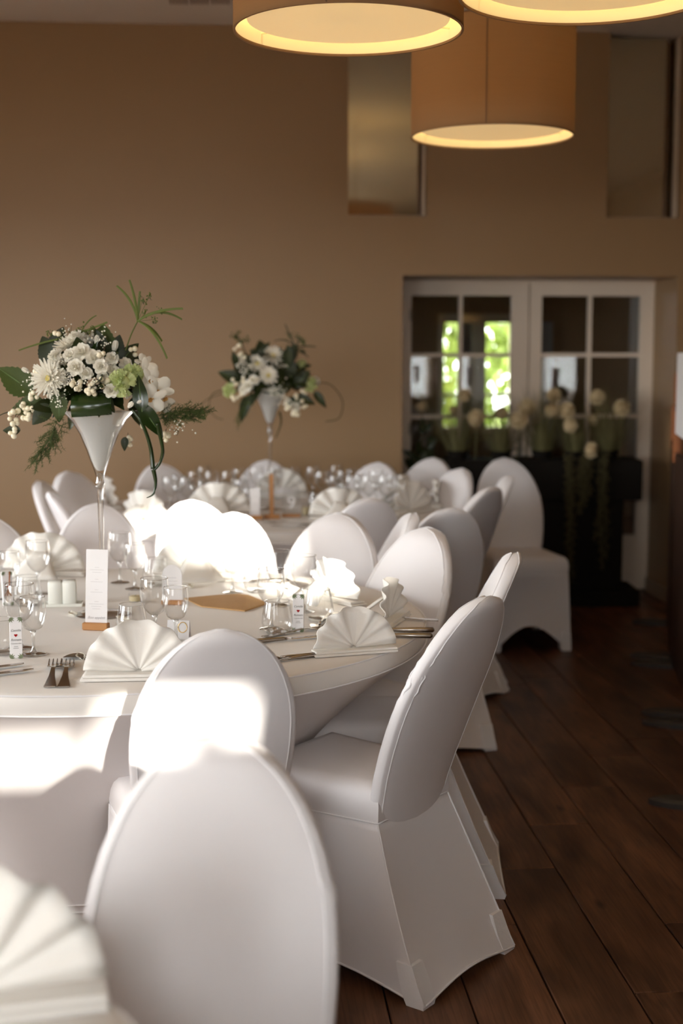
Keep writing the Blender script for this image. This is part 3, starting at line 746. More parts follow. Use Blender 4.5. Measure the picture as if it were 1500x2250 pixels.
# ------------------------------------------------------------------ cutlery
def make_fork():
    t = thing('fork', '', 'fork'); hb = MB()
    def sec(y, hw, z, th): return [(-hw, y, z), (hw, y, z), (hw, y, z+th), (-hw, y, z+th)]
    rows_ = [sec(-.095, .009, .0005, .0018), sec(-.092, .0105, .0005, .002), sec(-.07, .0085, .0008, .002), sec(-.03, .005, .003, .0025), sec(.015, .0033, .006, .003), sec(.03, .0045, .006, .002), sec(.043, .011, .004, .0016), sec(.052, .0125, .003, .0015)]
    hb.v = [p for r in rows_ for p in r]; hb.f = [(j*4+i, j*4+(i+1) % 4, j*4+4+(i+1) % 4, j*4+4+i) for j in range(len(rows_)-1) for i in range(4)]+[(3, 2, 1, 0), (28, 29, 30, 31)]
    hb.build('handle', 'steel', t, 40)
    for k in range(4):
        x = -.0105+.007*k
        MB().tube([(x, .050, .0036), (x, .075, .0022), (x, .097, .006)], [.0018, .0017, .0009], 6).build('tine', 'steel', t, 'all')
    return t
def make_knife():
    t = thing('table_knife', '', 'knife')
    MB().tube([(0, -.105, .005), (0, -.10, .005), (0, -.05, .005), (0, 0, .005), (0, .01, .004)], [.003, .0065, .006, .0045, .003], 8).build('handle', 'steel', t, 'all')
    MB().add([(-.006, .005, .004), (.006, .005, .004), (.0095, .03, .004), (.010, .09, .004), (.004, .112, .004), (-.006, .115, .004)]+[(x, y, .0052) for x, y in ((-.006, .005), (.006, .005), (.0085, .03), (.009, .09), (.004, .111), (-.006, .115))],
        [(5, 4, 3, 2, 1, 0), (6, 7, 8, 9, 10, 11)]+[(i, (i+1) % 6, (i+1) % 6+6, i+6) for i in range(6)]).build('blade', 'steel', t)
    return t
def make_spoon():
    t = thing('spoon', '', 'spoon')
    MB().tube([(0, -.09, .003), (0, -.08, .003), (0, -.03, .004), (0, .03, .006), (0, .05, .005)], [.004, .0065, .0045, .0028, .003], 8).build('handle', 'steel', t, 'all')
    MB().grid(lambda u, v: Vector(((u-.5)*2*.019*sqrt(max(0, 1-(2*v-1)**2))*1.0, .045+.055*v, .0015+.006*(1-(1-((2*u-1)**2)*(1-(2*v-1)**2))*.9+0*v))), 8, 10).build('spoon_bowl', 'steel', t, 'all')
    return t
CP = {'fork': make_fork(), 'knife': make_knife(), 'spoon': make_spoon()}; cused = {}
def cut(k, px, py, yaw, label, z=.7512, s_=1.12):
    p = on_z(px, py, z); place(CP[k], cused.get(k), (p.x, p.y, z), radians(yaw), label, k, 'cutlery').scale = (s_,)*3; cused[k] = 1
cut('fork', 116, 1482, 9, 'left fork of the pair at near rim of table', s_=1.35)
cut('fork', 145, 1482, 9, 'right fork of the pair at near rim of table', s_=1.35)
cut('knife', -62, 1476, -58, 'knife lying at left edge, upper of two by the tumbler')
cut('knife', -44, 1488, -60, 'knife at left edge, lower of two by the tumbler')
cut('spoon', 236, 1448, 84, 'spoon handle peeking out left of the fan napkin with deep centre fold')
cut('fork', 650, 1390, -52, 'fork lying in front of the right name tag, tines to the right')
cut('knife', 622, 1408, -66, 'knife lying under the fork before the right name tag')
cut('spoon', 655, 1444, 116, 'spoon on the near rim between the sunlit chair and the standing napkin', s_=.95)
cut('knife', 640, 1450, 122, 'knife beside the spoon on the near rim left of the standing napkin', s_=.95)
cut('knife', 858, 1388, 88, 'knife right of the standing napkin, upper one')
cut('knife', 852, 1400, 86, 'knife right of the standing napkin, lower one')
cut('fork', 880, 1362, 84, 'fork under the side-on napkin at the right rim')
cut('spoon', 710, 1366, 170, 'spoon shining between the name tag and the standing napkin')
cut('fork', 727, 1362, 174, 'fork upright to the rim between the name tag and standing napkin')
cut('fork', 168, 1256, 88, 'dark fork on the far rim left of the menu card')
cut('knife', 555, 1280, 95, 'knife on the far rim beyond the lone stemmed glass')
cut('knife', 660, 1158, 85, 'dark knife at the front rim of the far table')
cut('fork', 632, 1150, 80, 'dark fork at the front rim of the far table')

# ------------------------------------------------------------------ cards, tags, signs
def menu_card(px, py, yaw, label, name='menu_card', wdt=.062, h=.205, face='paper'):
    p = on_z(px, py, .7505); t = thing(name, label, 'menu', p, radians(yaw))
    MB().bbox((-.036, -.011, 0), (.036, .011, .020), .002).build('wooden_holder', 'wood', t)
    T_ = lambda x, y, z: (x, y+.10*z, z)
    MB().box((-wdt/2, -.0006, .012), (wdt/2, .0006, .012+h), T_).build('card', face, t)
    if face == 'paper':
        for k, (zz, ls) in enumerate(((.168, (.012, .040, .026)), (.136, (.010, .034)), (.108, (.010, .034)), (.076, (.012, .042, .028, .022)))):
            for j, l in enumerate(ls): MB().box((-l/2, -.0009, zz-.0065*j), (l/2, -.0006, zz-.0065*j+.0007), T_).build('print_line', 'inkpale', t)
        text_mesh('lettering', 'Bon appétit', .0105, 'inkpale', t, (0, .10*.030-.0011, .030), (pi/2-.10, 0, 0), .35)
    return t
menu_card(211, 1384, -10, 'tall white menu card in a small wooden holder before the near vase')
t = menu_card(597, 1140, 8, 'tall narrow brown card in wooden holder on the far table', 'brown_card', .020, .19, 'wood')
menu_card(560, 1142, 0, 'white upright card at the front of the far table among glasses', 'white_card', .045, .13)
def name_tag(px, py, yaw, label, lean=.12):
    p = on_z(px, py, .7505); t = thing('name_tag', label, 'tag', p, radians(yaw))
    w_, h = .030, .100
    T_ = lambda x, y, z: (x, y+lean*z, z)
    MB().bbox((-w_/2, -.005, 0), (w_/2, .005, h), .0008, T_).build('card_body', 'paper', t)
    y = -.0053
    for x0, z0, sx_, sz in ((.015, h, -1, -1), (-.015, .0, 1, 1), (.015, 0, -1, 1), (-.015, h, 1, -1)):
        for k in range(4):
            a = radians(12+24*k); L_ = .016-.002*abs(k-1.5)
            c0 = Vector((x0, 0, z0)); d = Vector((sx_*cos(a), 0, sz*sin(a))); nn = Vector((-d.z, 0, d.x))*.0022
            q = [c0+d*.001, c0+d*L_*.5+nn, c0+d*L_, c0+d*L_*.5-nn]
            MB().add([T_(v.x, y, v.z) for v in q], [(0, 1, 2, 3), (3, 2, 1, 0)]).build('printed_leaf', 'sage', t)
    rot = (pi/2-lean, 0, 0)
    for body, size, z, m_, shr in (('Camille', .0080, .066, 'ink', .3), ('Romain', .0080, .043, 'ink', .3), ('7 septembre 2024', .0034, .0355, 'ink', 0)):
        text_mesh('lettering', body, size, m_, t, (0, lean*z+y-.0003, z), rot, shr)
    for zz, l in ((.0285, .010), (.0245, .013)): MB().box((-l/2, y-.0004, zz), (l/2, y, zz+.0009), T_).build('print_line', 'ink', t)
    pts = [(0.0042*(16*sin(a)**3)/16, .0042*(13*cos(a)-5*cos(2*a)-2*cos(3*a)-cos(4*a))/16) for a in [2*pi*k/24 for k in range(24)]]
    MB().add([T_(x, y-.0005, z_+.0565) for x, z_ in pts], [tuple(range(24)), tuple(range(23, -1, -1))]).build('heart', 'red', t)
    return t
name_tag(36, 1446, 12, 'white printed name tag with a red heart at left, leaning by a stemmed glass')
name_tag(655, 1388, -4, 'white printed name tag with a red heart right of the front tumbler')
o = name_tag(18, 1330, 30, 'white tag tied with an orange ribbon behind glasses at the left edge')
MB().tube([(-.004, -.009, .03), (.002, -.010, .06), (.006, -.004, .102)], .0022).tube([(-.012, -.009, .03), (-.004, -.010, .045), (.008, -.009, .03)], .0022).build('ribbon', 'orange', o, 'all')
def arch_sign(px, py, yaw, label, m_, num=None, s_=1):
    p = on_z(px, py, .7505); t = thing('arched_sign', label, 'sign', p, radians(yaw)); hw, h = .030*s_, .112*s_
    pr = [(-hw, 0), (hw, 0), (hw, h-hw)]+[(hw*cos(a), h-hw+hw*1.05*sin(a)) for a in [pi*k/14 for k in range(1, 14)]]+[(-hw, h-hw)]
    n_ = len(pr)
    MB().add([(x, -.0015, z+.006) for x, z in pr]+[(x, .0015, z+.006) for x, z in pr], [tuple(range(n_)), tuple(range(2*n_-1, n_-1, -1))]+[(i+n_, (i+1) % n_+n_, (i+1) % n_, i) for i in range(n_)]).build('panel', m_, t)
    MB().bbox((-hw*1.05, -.012, 0), (hw*1.05, .012, .014), .002).build('wooden_base', 'wood', t)
    if num: text_mesh('number', num, .06*s_, 'paper', t, (0, -.0022, .030*s_))
    else:
        for zz, l in ((.080, .026), (.070, .032), (.060, .028)): MB().box((-l/2, -.0019, zz), (l/2, -.0015, zz+.0012)).build('print_line', 'inkpale', t)
arch_sign(379, 1328, -6, 'white arched sign with faint lettering in the middle of near table', 'paper')
arch_sign(640, 1136, 0, 'clear arched number nine sign on a wooden base on far table', 'acryl', '9', 1.35)
# salt and pepper on a tray
p = on_z(138, 1330, .7505)
t = thing('serving_tray', 'small white ceramic tray under the salt and pepper shakers', 'tray', p, radians(8))
MB().bbox((-.058, -.030, 0), (.058, .030, .005), .0015).build('tray_base', 'ceramic', t)
for a, b_ in (((-.058, -.030, .004), (.058, -.027, .009)), ((-.058, .027, .004), (.058, .030, .009)), ((-.058, -.027, .004), (-.055, .027, .009)), ((.055, -.027, .004), (.058, .027, .009))): MB().bbox(a, b_, .001).build('tray_rim', 'ceramic', t)
for k, (x, lab) in enumerate(((-.0208, 'left shaker of the square white ceramic pair'), (.0208, 'right shaker of the square white ceramic pair'))):
    q = p+Vector((x*cos(radians(8)), x*sin(radians(8)), .0055))
    t = thing('shaker', lab, 'shaker', q, radians(8), 'salt and pepper shakers')
    prof = [(-.019, .0), (-.0206, .003), (-.0206, .062), (-.0195, .068), (-.017, .070)]; b = MB()
    for r, z in prof:
        r = -r; c = r*.16
        b.v += [(-r+c, -r, z), (r-c, -r, z), (r, -r+c, z), (r, r-c, z), (r-c, r, z), (-r+c, r, z), (-r, r-c, z), (-r, -r+c, z)]
    b.f = [(j*8+i, j*8+(i+1) % 8, j*8+8+(i+1) % 8, j*8+8+i) for j in range(4) for i in range(8)]+[tuple(range(32, 40)), tuple(range(7, -1, -1))]
    b.build('body', 'ceramic', t, 50)
    for j in range(3): MB().lathe([(0, .0702), (.0012, .0702), (.0012, .0706), (0, .0706)], 6, o=(-.005+.005*j, 0, 0)).build('pour_hole', 'hem', t)
# kraft paper sheet, place card, tealights, petals
poly = [(404, 1316), (442, 1334), (538, 1344), (590, 1327), (546, 1309), (524, 1306), (476, 1309)]
c0 = on_z(497, 1322, .751); vs_ = [on_z(x, y, .751)-c0 for x, y in poly]; n_ = len(vs_)
t = thing('kraft_envelope', 'flat brown kraft envelope lying in the middle of near table', 'envelope', c0)
MB().add([(v.x, v.y, 0) for v in vs_]+[(v.x, v.y, .003) for v in vs_], [tuple(range(n_-1, -1, -1)), tuple(range(n_, 2*n_))]+[(i, (i+1) % n_, (i+1) % n_+n_, i+n_) for i in range(n_)]).build('envelope_body', 'kraft', t)
MB().add([vs_[2]*.98+Vector((0, 0, .0034)), vs_[3]*.97+Vector((0, 0, .0034)), vs_[4]*.95+Vector((0, 0, .0040)), vs_[2]*.2+vs_[4]*.2+Vector((0, 0, .0055))], [(0, 1, 2, 3)]).build('flap', 'kraft', t)
p = on_z(390, 1404, .7505); t = thing('place_card', 'small place card with gold wreath half behind fan napkin', 'card', p, radians(-10))
MB().box((-.030, -.0005, 0), (.030, .0005, .048), lambda x, y, z: (x, y+.25*z, z)).build('card_front', 'paper', t)
MB().box((-.030, -.0005, 0), (.030, .0005, .048), lambda x, y, z: (x, y+.0245-.25*z, z)).build('card_back', 'paper', t)
MB().tube([(.012+.012*cos(a), .25*(.030+.013*sin(a))-.0014, .030+.013*sin(a)) for a in [2*pi*k/24 for k in range(25)]], .0011, 5, False).build('gold_wreath', 'gold', t, 'all')
for px, py, lab in ((297, 1322, 'tealight in a clear cup behind the pair of stemmed glasses'), (322, 1398, 'tealight hidden behind the tall fan napkin by the tumbler'), (672, 1132, 'pale candle right of the number nine sign on far table')):
    p = on_z(px, py, .7505); t = thing('tealight', lab, 'candle', p, 0, 'candles'); k = 2.2 if px > 600 else 1
    MB().lathe([(.0001, 0), (.0185, 0), (.020, .003), (.020, .026*k)], 24).build('glass_cup', 'glass', t, 'all')
    MB().lathe([(.0001, .004), (.018, .004), (.018, .017*k), (.0165, .018*k), (.0001, .0165*k)], 24).build('wax', 'wax', t, 40)
    MB().tube([(0, 0, .016*k), (.001, 0, .016*k+.006)], .0006, 5).build('wick', 'ink', t)
for px, py, yaw, lab in ((178, 1446, 20, 'cream petal left of the fan napkin with deep centre fold'), (270, 1362, 60, 'pale petal right of the menu card'), (420, 1290, 10, 'cream petal beyond the arched sign'), (640, 1296, 40, 'cream petal near the sunlit wine glasses'), (160, 1352, 30, 'pale petal between shakers and menu card')):
    p = on_z(px, py, .7508); b = MB().grid(lambda u, v: Vector(((u-.5)*.026*sin(pi*(.12+.8*v)), .045*(v-.5), .006*(2*u-1)**2+.004*v*v)), 6, 8)
    o = b.build('petal', 'petal', None, 'all', loc=p, rot=(0, 0, radians(yaw))); tag(o, lab, 'petal', 'scattered petals')
    md = o.modifiers.new('thickness', 'SOLIDIFY'); md.thickness = .0008; md.offset = 1

# ------------------------------------------------------------------ tall trumpet vases
def make_vase(loc, label):
    t = thing('trumpet_vase', label, 'vase', loc, 0, 'tall trumpet vases'); h = 1.335-.7505
    out = [(.0105, h-.195), (.014, h-.18), (.022, h-.155), (.036, h-.115), (.056, h-.065), (.080, h-.025), (.108, h)]
    MB().lathe(out, 40).build('glass_trumpet', 'glass', t, 'all')
    MB().lathe([(.1065, h-.001), (.1095, h-.001), (.1095, h+.001), (.1065, h+.001)], 40, True).build('rim', 'stemglass', t, 'all')
    MB().lathe([(.0001, h-.172), (.008, h-.170), (.0155, h-.160), (.024, h-.140), (.033, h-.112), (.052, h-.066), (.074, h-.028), (.098, h-.004), (.085, h-.004), (.0001, h-.012)], 40).build('white_liner', 'liner', t, 60)
    MB().lathe([(.0001, h-.176), (.009, h-.18), (.0105, h-.195), (.0115, h-.200), (.0125, h-.206), (.0115, h-.212), (.009, h-.216), (.0085, h-.26), (.0068, h-.40), (.0072, .05), (.010, .02), (.018, .010)], 18).build('stem', 'stemglass', t, 'all')
    for k in range(2): MB().lathe([(.0095, h-.2005-k*.010), (.0135, h-.2035-k*.010), (.0135, h-.2065-k*.010), (.0095, h-.2095-k*.010)], 18).build('stem_ring', 'stemglass', t, 'all')
    MB().lathe([(.0001, .011), (.018, .010), (.045, .006), (.075, .004), (.080, .002), (.078, 0), (.0001, 0)], 40).build('foot', 'stemglass', t, 60)
V1 = at_y(217, 905, 3.86); V2 = at_y(592, 872, 6.55)
make_vase((V1.x, V1.y, .7505), 'near tall clear trumpet vase with frosted liner on the near table')
make_vase((V2.x, V2.y, .7505), 'far tall trumpet vase with white liner on the far table')

# ------------------------------------------------------------------ flowers (unit size, facing +Z)
def petal_patch(b, L, wd, base, tilt, az, curl, cup=.3, nu=3, nv=4, ruff=0, rnd=random, off=Vector((0, 0, 0))):
    ca, sa = cos(az), sin(az)
    def fn(u, v):
        x = (u-.5)*wd*sin(pi*(.10+.78*v))**.7*(1 if v < .999 else .8)
        th = tilt+curl*v; s_ = L*v
        r = base+s_*cos(tilt+curl*v*.5); z = s_*sin(tilt+curl*v*.5)+cup*(2*u-1)**2*wd*.4+(ruff*sin(u*14+az*7)*v if ruff else 0)
        return Vector((r*ca-x*sa, r*sa+x*ca, z))+off
    b.grid(fn, nu, nv)
def rose_mesh(name, seed, m_):
    r = random.Random(seed); b = MB()
    for k, (n_, L, wd, tilt, curl, base) in enumerate(((3, .34, .40, 1.45, .35, .02), (4, .42, .46, 1.25, .3, .05), (5, .52, .52, .95, .1, .08), (6, .60, .56, .55, -.3, .10), (6, .60, .56, .15, -.5, .10))):
        for j in range(n_): petal_patch(b, L, wd, base, tilt+r.uniform(-.1, .1), 2*pi*j/n_+k*.7+r.uniform(-.15, .15), curl, .35, 4, 5, .03)
    b.lathe([(.0001, -.3), (.05, -.2), (.12, -.02), (.05, .1), (.0001, .12)], 8)
    return b.mesh(name, m_, 'all')
def mum_mesh(seed, m_='petal'):
    r = random.Random(seed); b = MB()
    for k, (n_, L, wd, tilt) in enumerate(((22, .95, .17, .05), (20, .85, .16, .32), (16, .68, .14, .65), (12, .48, .12, 1.0), (8, .3, .1, 1.3))):
        for j in range(n_): petal_patch(b, L*r.uniform(.88, 1.08), wd, .05, tilt+r.uniform(-.12, .12), 2*pi*j/n_+r.uniform(-.1, .1)+k, .25, .9, 2, 4)
    return b.mesh('chrysanthemum', m_, 'all')
def carn_mesh(seed, m_):
    r = random.Random(seed); b = MB()
    for k in range(75):
        e = r.uniform(-.15, 1.5); a = r.uniform(0, 2*pi); d = Vector((cos(a)*cos(e), sin(a)*cos(e), sin(e)*.8))
        q = d.to_track_quat('Z', 'Y'); w_ = r.uniform(.22, .32); a2 = r.uniform(0, 6)
        def fn(u, v):
            x = (u-.5)*w_*(.4+v); y = .05*sin(u*12+a2)*v; p = Vector((x, y, .45+.47*v)); p.rotate(Euler((0, 0, a2))); return q@p
        b.grid(fn, 6, 2)
    b.ball((0, 0, .05), .55, 10, 6)
    return b.mesh('carnation', m_, 'all')
def orchid_mesh(seed):
    b = MB()
    for az, L, wd in ((pi/2, 1, .55), (pi/2+2.2, 1, .5), (pi/2-2.2, 1, .5), (.25, .95, .85), (pi-.25, .95, .85)):
        petal_patch(b, L, wd, .05, .35, az, -.5, -.25, 5, 6)
    return b.mesh('orchid', 'petal', 'all')
def lip_mesh():
    b = MB(); petal_patch(b, .6, .5, .02, 1.0, -pi/2, -.9, .5, 5, 5); b.tube([(0, 0, .02), (0, .05, .3)], [.08, .1], 7)
    return b.mesh('orchid_lip', 'orch', 'all')
def bud_mesh(m_):
    b = MB()
    for j in range(4): petal_patch(b, 1.1, .62, .02, 1.25, j*pi/2+.3, .55, .25, 4, 6)
    b.lathe([(.0001, -.1), (.18, .05), (.27, .35), (.2, .75), (.0001, 1.0)], 10)
    return b.mesh('bud', m_, 'all')
def leaf_mesh(name, m_, wd=.5, serr=0, fold=.25, droop=.3, tip=1.0, nv=16):
    def fn(u, v):
        hw = wd*.5*(sin(pi*v**.75)**.8 if 0 < v < 1 else 0)*(1-.15*v*tip)
        if serr: hw *= 1+serr*((v*9) % 1-.5)
        x = (u-.5)*2; return Vector((x*hw, v, fold*abs(x)*hw-droop*v*v))
    b = MB().grid(fn, 6, nv if not serr else 36)
    return b.mesh(name, m_, 'all')
ME = {'rose': rose_mesh('rose', 1, 'petal'), 'rose2': rose_mesh('rose', 2, 'petal'), 'mum': mum_mesh(1), 'carn': carn_mesh(1, 'petalg'), 'carnw': carn_mesh(2, 'petal'), 'orch': orchid_mesh(1), 'lip': lip_mesh(), 'bud': bud_mesh('petal'),
  'leafd': leaf_mesh('leaf', 'leaf', .5), 'leafs': leaf_mesh('leaf', 'leaf2', .72, .16, .12, .15), 'leafp': leaf_mesh('leaf', 'leafg', .40, 0, .22, .25), 'leafr': leaf_mesh('leaf', 'leaf', .75, .1, .1, .1),
  'berry': MB().ball((0, 0, 0), 1, 10, 7).mesh('berry', 'berry', 'all'), 'eye': MB().lathe([(.0001, .12), (.10, .10), (.15, .04), (.0001, 0)], 10).mesh('flower_centre', 'yellow', 'all')}
def aim(d, roll=0):
    q = Vector(d).normalized().to_track_quat('Z', 'Y')
    return (q.to_matrix()@Matrix.Rotation(roll, 3, 'Z')).to_euler()
def aim_leaf(d, up=(0, -1, .3)):            # leaf grows along +Y, its face looks to up
    y = Vector(d).normalized(); z = Vector(up); z = (z-y*z.dot(y)).normalized(); x = y.cross(z)
    return Matrix((x, y, z)).transposed().to_euler()
class Bouquet:
    def __init__(s, org, Y, ppm, label, seed):
        s.o = org; s.Y = Y; s.k = 1/ppm; s.r = random.Random(seed)
        s.t = thing('flower_arrangement', label, 'flowers', (org.x, org.y, org.z))
    def P(s, px, py, dy=0): return at_y(px, py, s.Y+dy)-s.o
    def bloom(s, kind, name, px, py, d_px, dy, face=None, sub=None):
        p = s.P(px, py, dy); f = face or (p-Vector((0, .05, .02)))+Vector((0, -.10, .03))
        o = obj(name, ME[kind], s.t, p, aim(f, s.r.uniform(0, 6)), d_px*s.k/2*(1.28 if kind[:4] in ('rose', 'carn') else 1.12))
        if sub: obj(sub[0], ME[sub[1]], o, (0, 0, sub[2]), None, sub[3])
        return o
    def leaf(s, kind, x0, y0, x1, y1, dy0=0, dy1=0, w_=1, up=(0, -1, .25)):
        a, c = s.P(x0, y0, dy0), s.P(x1, y1, dy1); L = (c-a).length
        o = obj('leaf', ME[kind], s.t, a, aim_leaf(c-a, up), (L*w_, L, L))
        if L > .06: MB().tube([(0, .0, .002), (0, .5, -.065), (0, .97, -.235)], [.012, .009, .003], 5).build('midrib', 'vein', o, 'all', scale=(1, 1, .9 if kind != 'leafs' else .5))
        return o
    def berries(s, px, py, n_, rad_px, dy, spread=1.5):
        t = obj('berry_sprig', MB().tube([(0, .03, .02), (0, 0, 0)], .0012, 5).mesh('berry_sprig', 'stem'), s.t, s.P(px, py, dy))
        r = rad_px*s.k
        for k in range(n_):
            obj('berry', ME['berry'], t, (s.r.uniform(-1, 1)*r*spread, s.r.uniform(-1, .6)*r*spread, s.r.uniform(-1, 1)*r*spread), None, r*s.r.uniform(.8, 1.05))
    def gyp(s, px, py, n_, rad_px, dy, m_='gyp', nm='gypsophila'):
        b = MB(); R = rad_px*s.k
        for k in range(n_):
            d = Vector((s.r.gauss(0, .5), s.r.gauss(-.2, .4), s.r.gauss(0, .5)))*R
            b.ball(d, s.k*s.r.uniform(1.1, 2.3), 6, 4)
        o = b.build(nm, m_, s.t, 'all', loc=s.P(px, py, dy)); o['kind'] = 'stuff'
        b2 = MB()
        for k in range(5): b2.tube([(0, .03, -.01), (s.r.gauss(0, .4)*R, 0, s.r.gauss(0, .4)*R)], .0005, 4)
        b2.build('sprig_stem', 'fern', o)
    def tube(s, name, pts, r0, r1, m_, n_=28):
        P = [s.P(*p) for p in pts]; out = []
        for k in range(n_+1):        # Catmull-Rom through the points
            u = k/n_*(len(P)-1); i = min(int(u), len(P)-2); f = u-i
            a, b_, c, d = P[max(i-1, 0)], P[i], P[i+1], P[min(i+2, len(P)-1)]
            out.append(.5*((2*b_)+(c-a)*f+(2*a-5*b_+4*c-d)*f*f+(3*b_-a-3*c+d)*f**3))
        return MB().tube(out, [r0+(r1-r0)*k/n_ for k in range(n_+1)], 6).build(name, m_, s.t, 'all')
    def blade(s, pts, wd, m_='papyrus'):
        P = [s.P(*p) for p in pts]; b = MB(); n_ = 10
        def fn(u, v):
            p = P[0].lerp(P[1], v) if len(P) == 2 else (P[0].lerp(P[1], v)).lerp(P[1].lerp(P[2], v), v)
            d = (P[-1]-P[0]).normalized(); q = Vector((-d.z, 0, d.x))
            return p+q*(u-.5)*wd*(.5+.5*sin(pi*min(v+.15, 1)*.8))+Vector((0, -.0012*(1-abs(2*u-1)), 0))
        b.grid(fn, 2, n_); return b.build('blade', m_, s.t, 'all')
    def fern(s, pts, spread_px, n_=26):
        b = MB(); P = [s.P(*p) for p in pts]; S = spread_px*s.k
        def at(u):
            w_ = u*(len(P)-1); i = min(int(w_), len(P)-2); return P[i].lerp(P[i+1], w_-i)
        b.tube([at(k/10) for k in range(11)], .001, 5)
        for k in range(n_):
            u = k/n_; c = at(u); side = Vector((s.r.uniform(-1, 1), s.r.uniform(-.7, .7), s.r.uniform(-1, 1)))
            e = c+side.normalized()*S*(1-.6*u)*s.r.uniform(.5, 1)+(P[-1]-P[0]).normalized()*S*.5
            b.tube([c, e], .0005, 4, False)
            for j in range(9):
                q = c.lerp(e, .2+.8*j/8)
                for h in range(3):
                    d = Vector((s.r.gauss(0, 1), s.r.gauss(0, 1), s.r.gauss(0, 1))).normalized()*.011
                    nn = d.cross(Vector((.3, .8, .5))).normalized()*.0006
                    b.add([q-nn, q+nn, q+d], [(0, 1, 2)])
        o = b.build('fern_sprig', 'fern', s.t); o['kind'] = 'stuff'
    def fill(s, c, R, n_, kinds, L):
        for k in range(n_):
            a, e = s.r.uniform(0, 2*pi), s.r.uniform(-.35, 1.3)
            d = Vector((cos(a)*cos(e), sin(a)*cos(e), sin(e)*.75)); p = Vector(c)+Vector((d.x*R[0], d.y*R[1], d.z*R[2]))*s.r.uniform(.35, .75)
            o = obj('leaf', ME[s.r.choice(kinds)], s.t, p, aim_leaf(d+Vector((s.r.gauss(0, .35), s.r.gauss(0, .35), s.r.gauss(0, .35))), (d.x*.3, -1, .6)), L*s.r.uniform(.75, 1.2))

B = Bouquet(V1, 3.86, 775, 'near bouquet of white roses, chrysanthemum, orchids and trailing leaves', 11)
B.fill((-.01, 0, .05), (.17, .16, .17), 95, ['leafd', 'leafd', 'leafp', 'leafr'], .085)
# leaves
B.leaf('leafs', 72, 862, -6, 806, -.03, -.03); B.leaf('leafs', 95, 880, 18, 905, -.05, -.06, .8); B.leaf('leafr', 120, 800, 92, 738, 0, 0, 1.1)
B.leaf('leafr', 118, 770, 138, 718, .02, .02); B.leaf('leafs', 222, 790, 226, 712, .02, .02, 1.3); B.leaf('leafr', 250, 790, 262, 735, .03, .03)
B.leaf('leafd', 262, 800, 300, 752, .0, .0, 1.2); B.leaf('leafd', 270, 790, 310, 785, .02, .02, 1.2); B.leaf('leafp', 312, 905, 302, 826, -.13, -.14, 1.15)
B.leaf('leafp', 308, 888, 358, 962, -.12, -.12, 1.1); B.leaf('leafs', 130, 862, 128, 928, -.12, -.13, .9); B.leaf('leafr', 110, 890, 70, 932, -.08, -.10, 1.0)
B.leaf('leafd', 150, 815, 105, 775, -.05, -.06, 1.0); B.leaf('leafd', 215, 850, 250, 905, -.11, -.12, 1.0); B.leaf('leafr', 360, 960, 345, 948, -.03, -.02); B.leaf('leafr', 45, 945, 5, 945, -.06, -.06, .8)
B.leaf('leafd', 40, 925, 18, 932, -.07, -.07); B.leaf('leafd', 275, 960, 272, 990, .05, .04, 1.2)
# folded glossy aspidistra band over the rim
def band(u, v):
    a = B.P(157+(302-157)*0+(246-157)*u, 0, 0).x; ang = -.25+2.6*v
    z = .020+.037*cos(ang)*1.0; y = -.112-.040*sin(ang)
    return Vector((a, y+.012*(2*u-1)**2, z+.008*u-.004))
MB().grid(band, 10, 12).build('folded_leaf', 'leafg', B.t, 'all')
# blooms
B.bloom('rose', 'lisianthus', 180, 776, 50, -.10, (-.1, -.9, .5)); B.bloom('rose2', 'lisianthus', 208, 788, 46, -.11, (.25, -.9, .45)); B.bloom('rose', 'lisianthus', 167, 808, 44, -.13, (-.1, -1, .25))
B.bloom('rose2', 'rose', 222, 806, 38, -.14, (.1, -1, .2)); B.bloom('rose', 'rose', 246, 788, 34, -.10, (.2, -.9, .3)); B.bloom('rose2', 'rose', 244, 859, 36, -.145, (0, -1, .1))
B.bloom('rose', 'rose', 248, 815, 32, -.10); B.bloom('mum', 'chrysanthemum', 108, 832, 78, -.12, (-.3, -.95, .15), ('flower_centre', 'eye', .12, 1))
B.bloom('mum', 'chrysanthemum', 148, 762, 56, -.04, (-.1, -.5, .9), ('flower_centre', 'eye', .12, 1)); B.bloom('mum', 'chrysanthemum', 272, 818, 30, -.05)
B.bloom('carn', 'green_carnation', 268, 842, 52, -.13, (.15, -1, .1)); B.bloom('carn', 'green_carnation', 291, 822, 40, -.09, (.4, -.9, .2))
B.bloom('carnw', 'white_carnation', 128, 790, 40, -.07); B.bloom('carnw', 'white_carnation', 195, 745, 34, .02)
for px, py, d_, dy, f in ((318, 822, 62, -.07, (.5, -.8, .2)), (332, 838, 56, -.08, (.6, -.8, 0)), (346, 858, 64, -.07, (.5, -.9, -.1)), (334, 876, 58, -.10, (.3, -1, -.1)), (358, 880, 54, -.05, (.7, -.7, -.1)), (318, 800, 46, -.03, (.6, -.6, .5))):
    B.bloom('orch', 'orchid', px, py, d_, dy, f, ('orchid_lip', 'lip', 0, .6))
for px, py, d_, dy, f in ((64, 818, 28, -.05, (-.8, -.4, .5)), (282, 895, 30, -.14, (.5, -.5, .5)), (300, 886, 20, -.13, (.8, -.3, .4)), (210, 756, 32, -.03, (.3, -.3, 1)), (250, 772, 40, -.04, (.3, -.4, 1)), (242, 828, 28, -.12, (-.1, -.8, -.4))):
    B.bloom('bud', 'flower_bud', px, py, d_, dy, f)
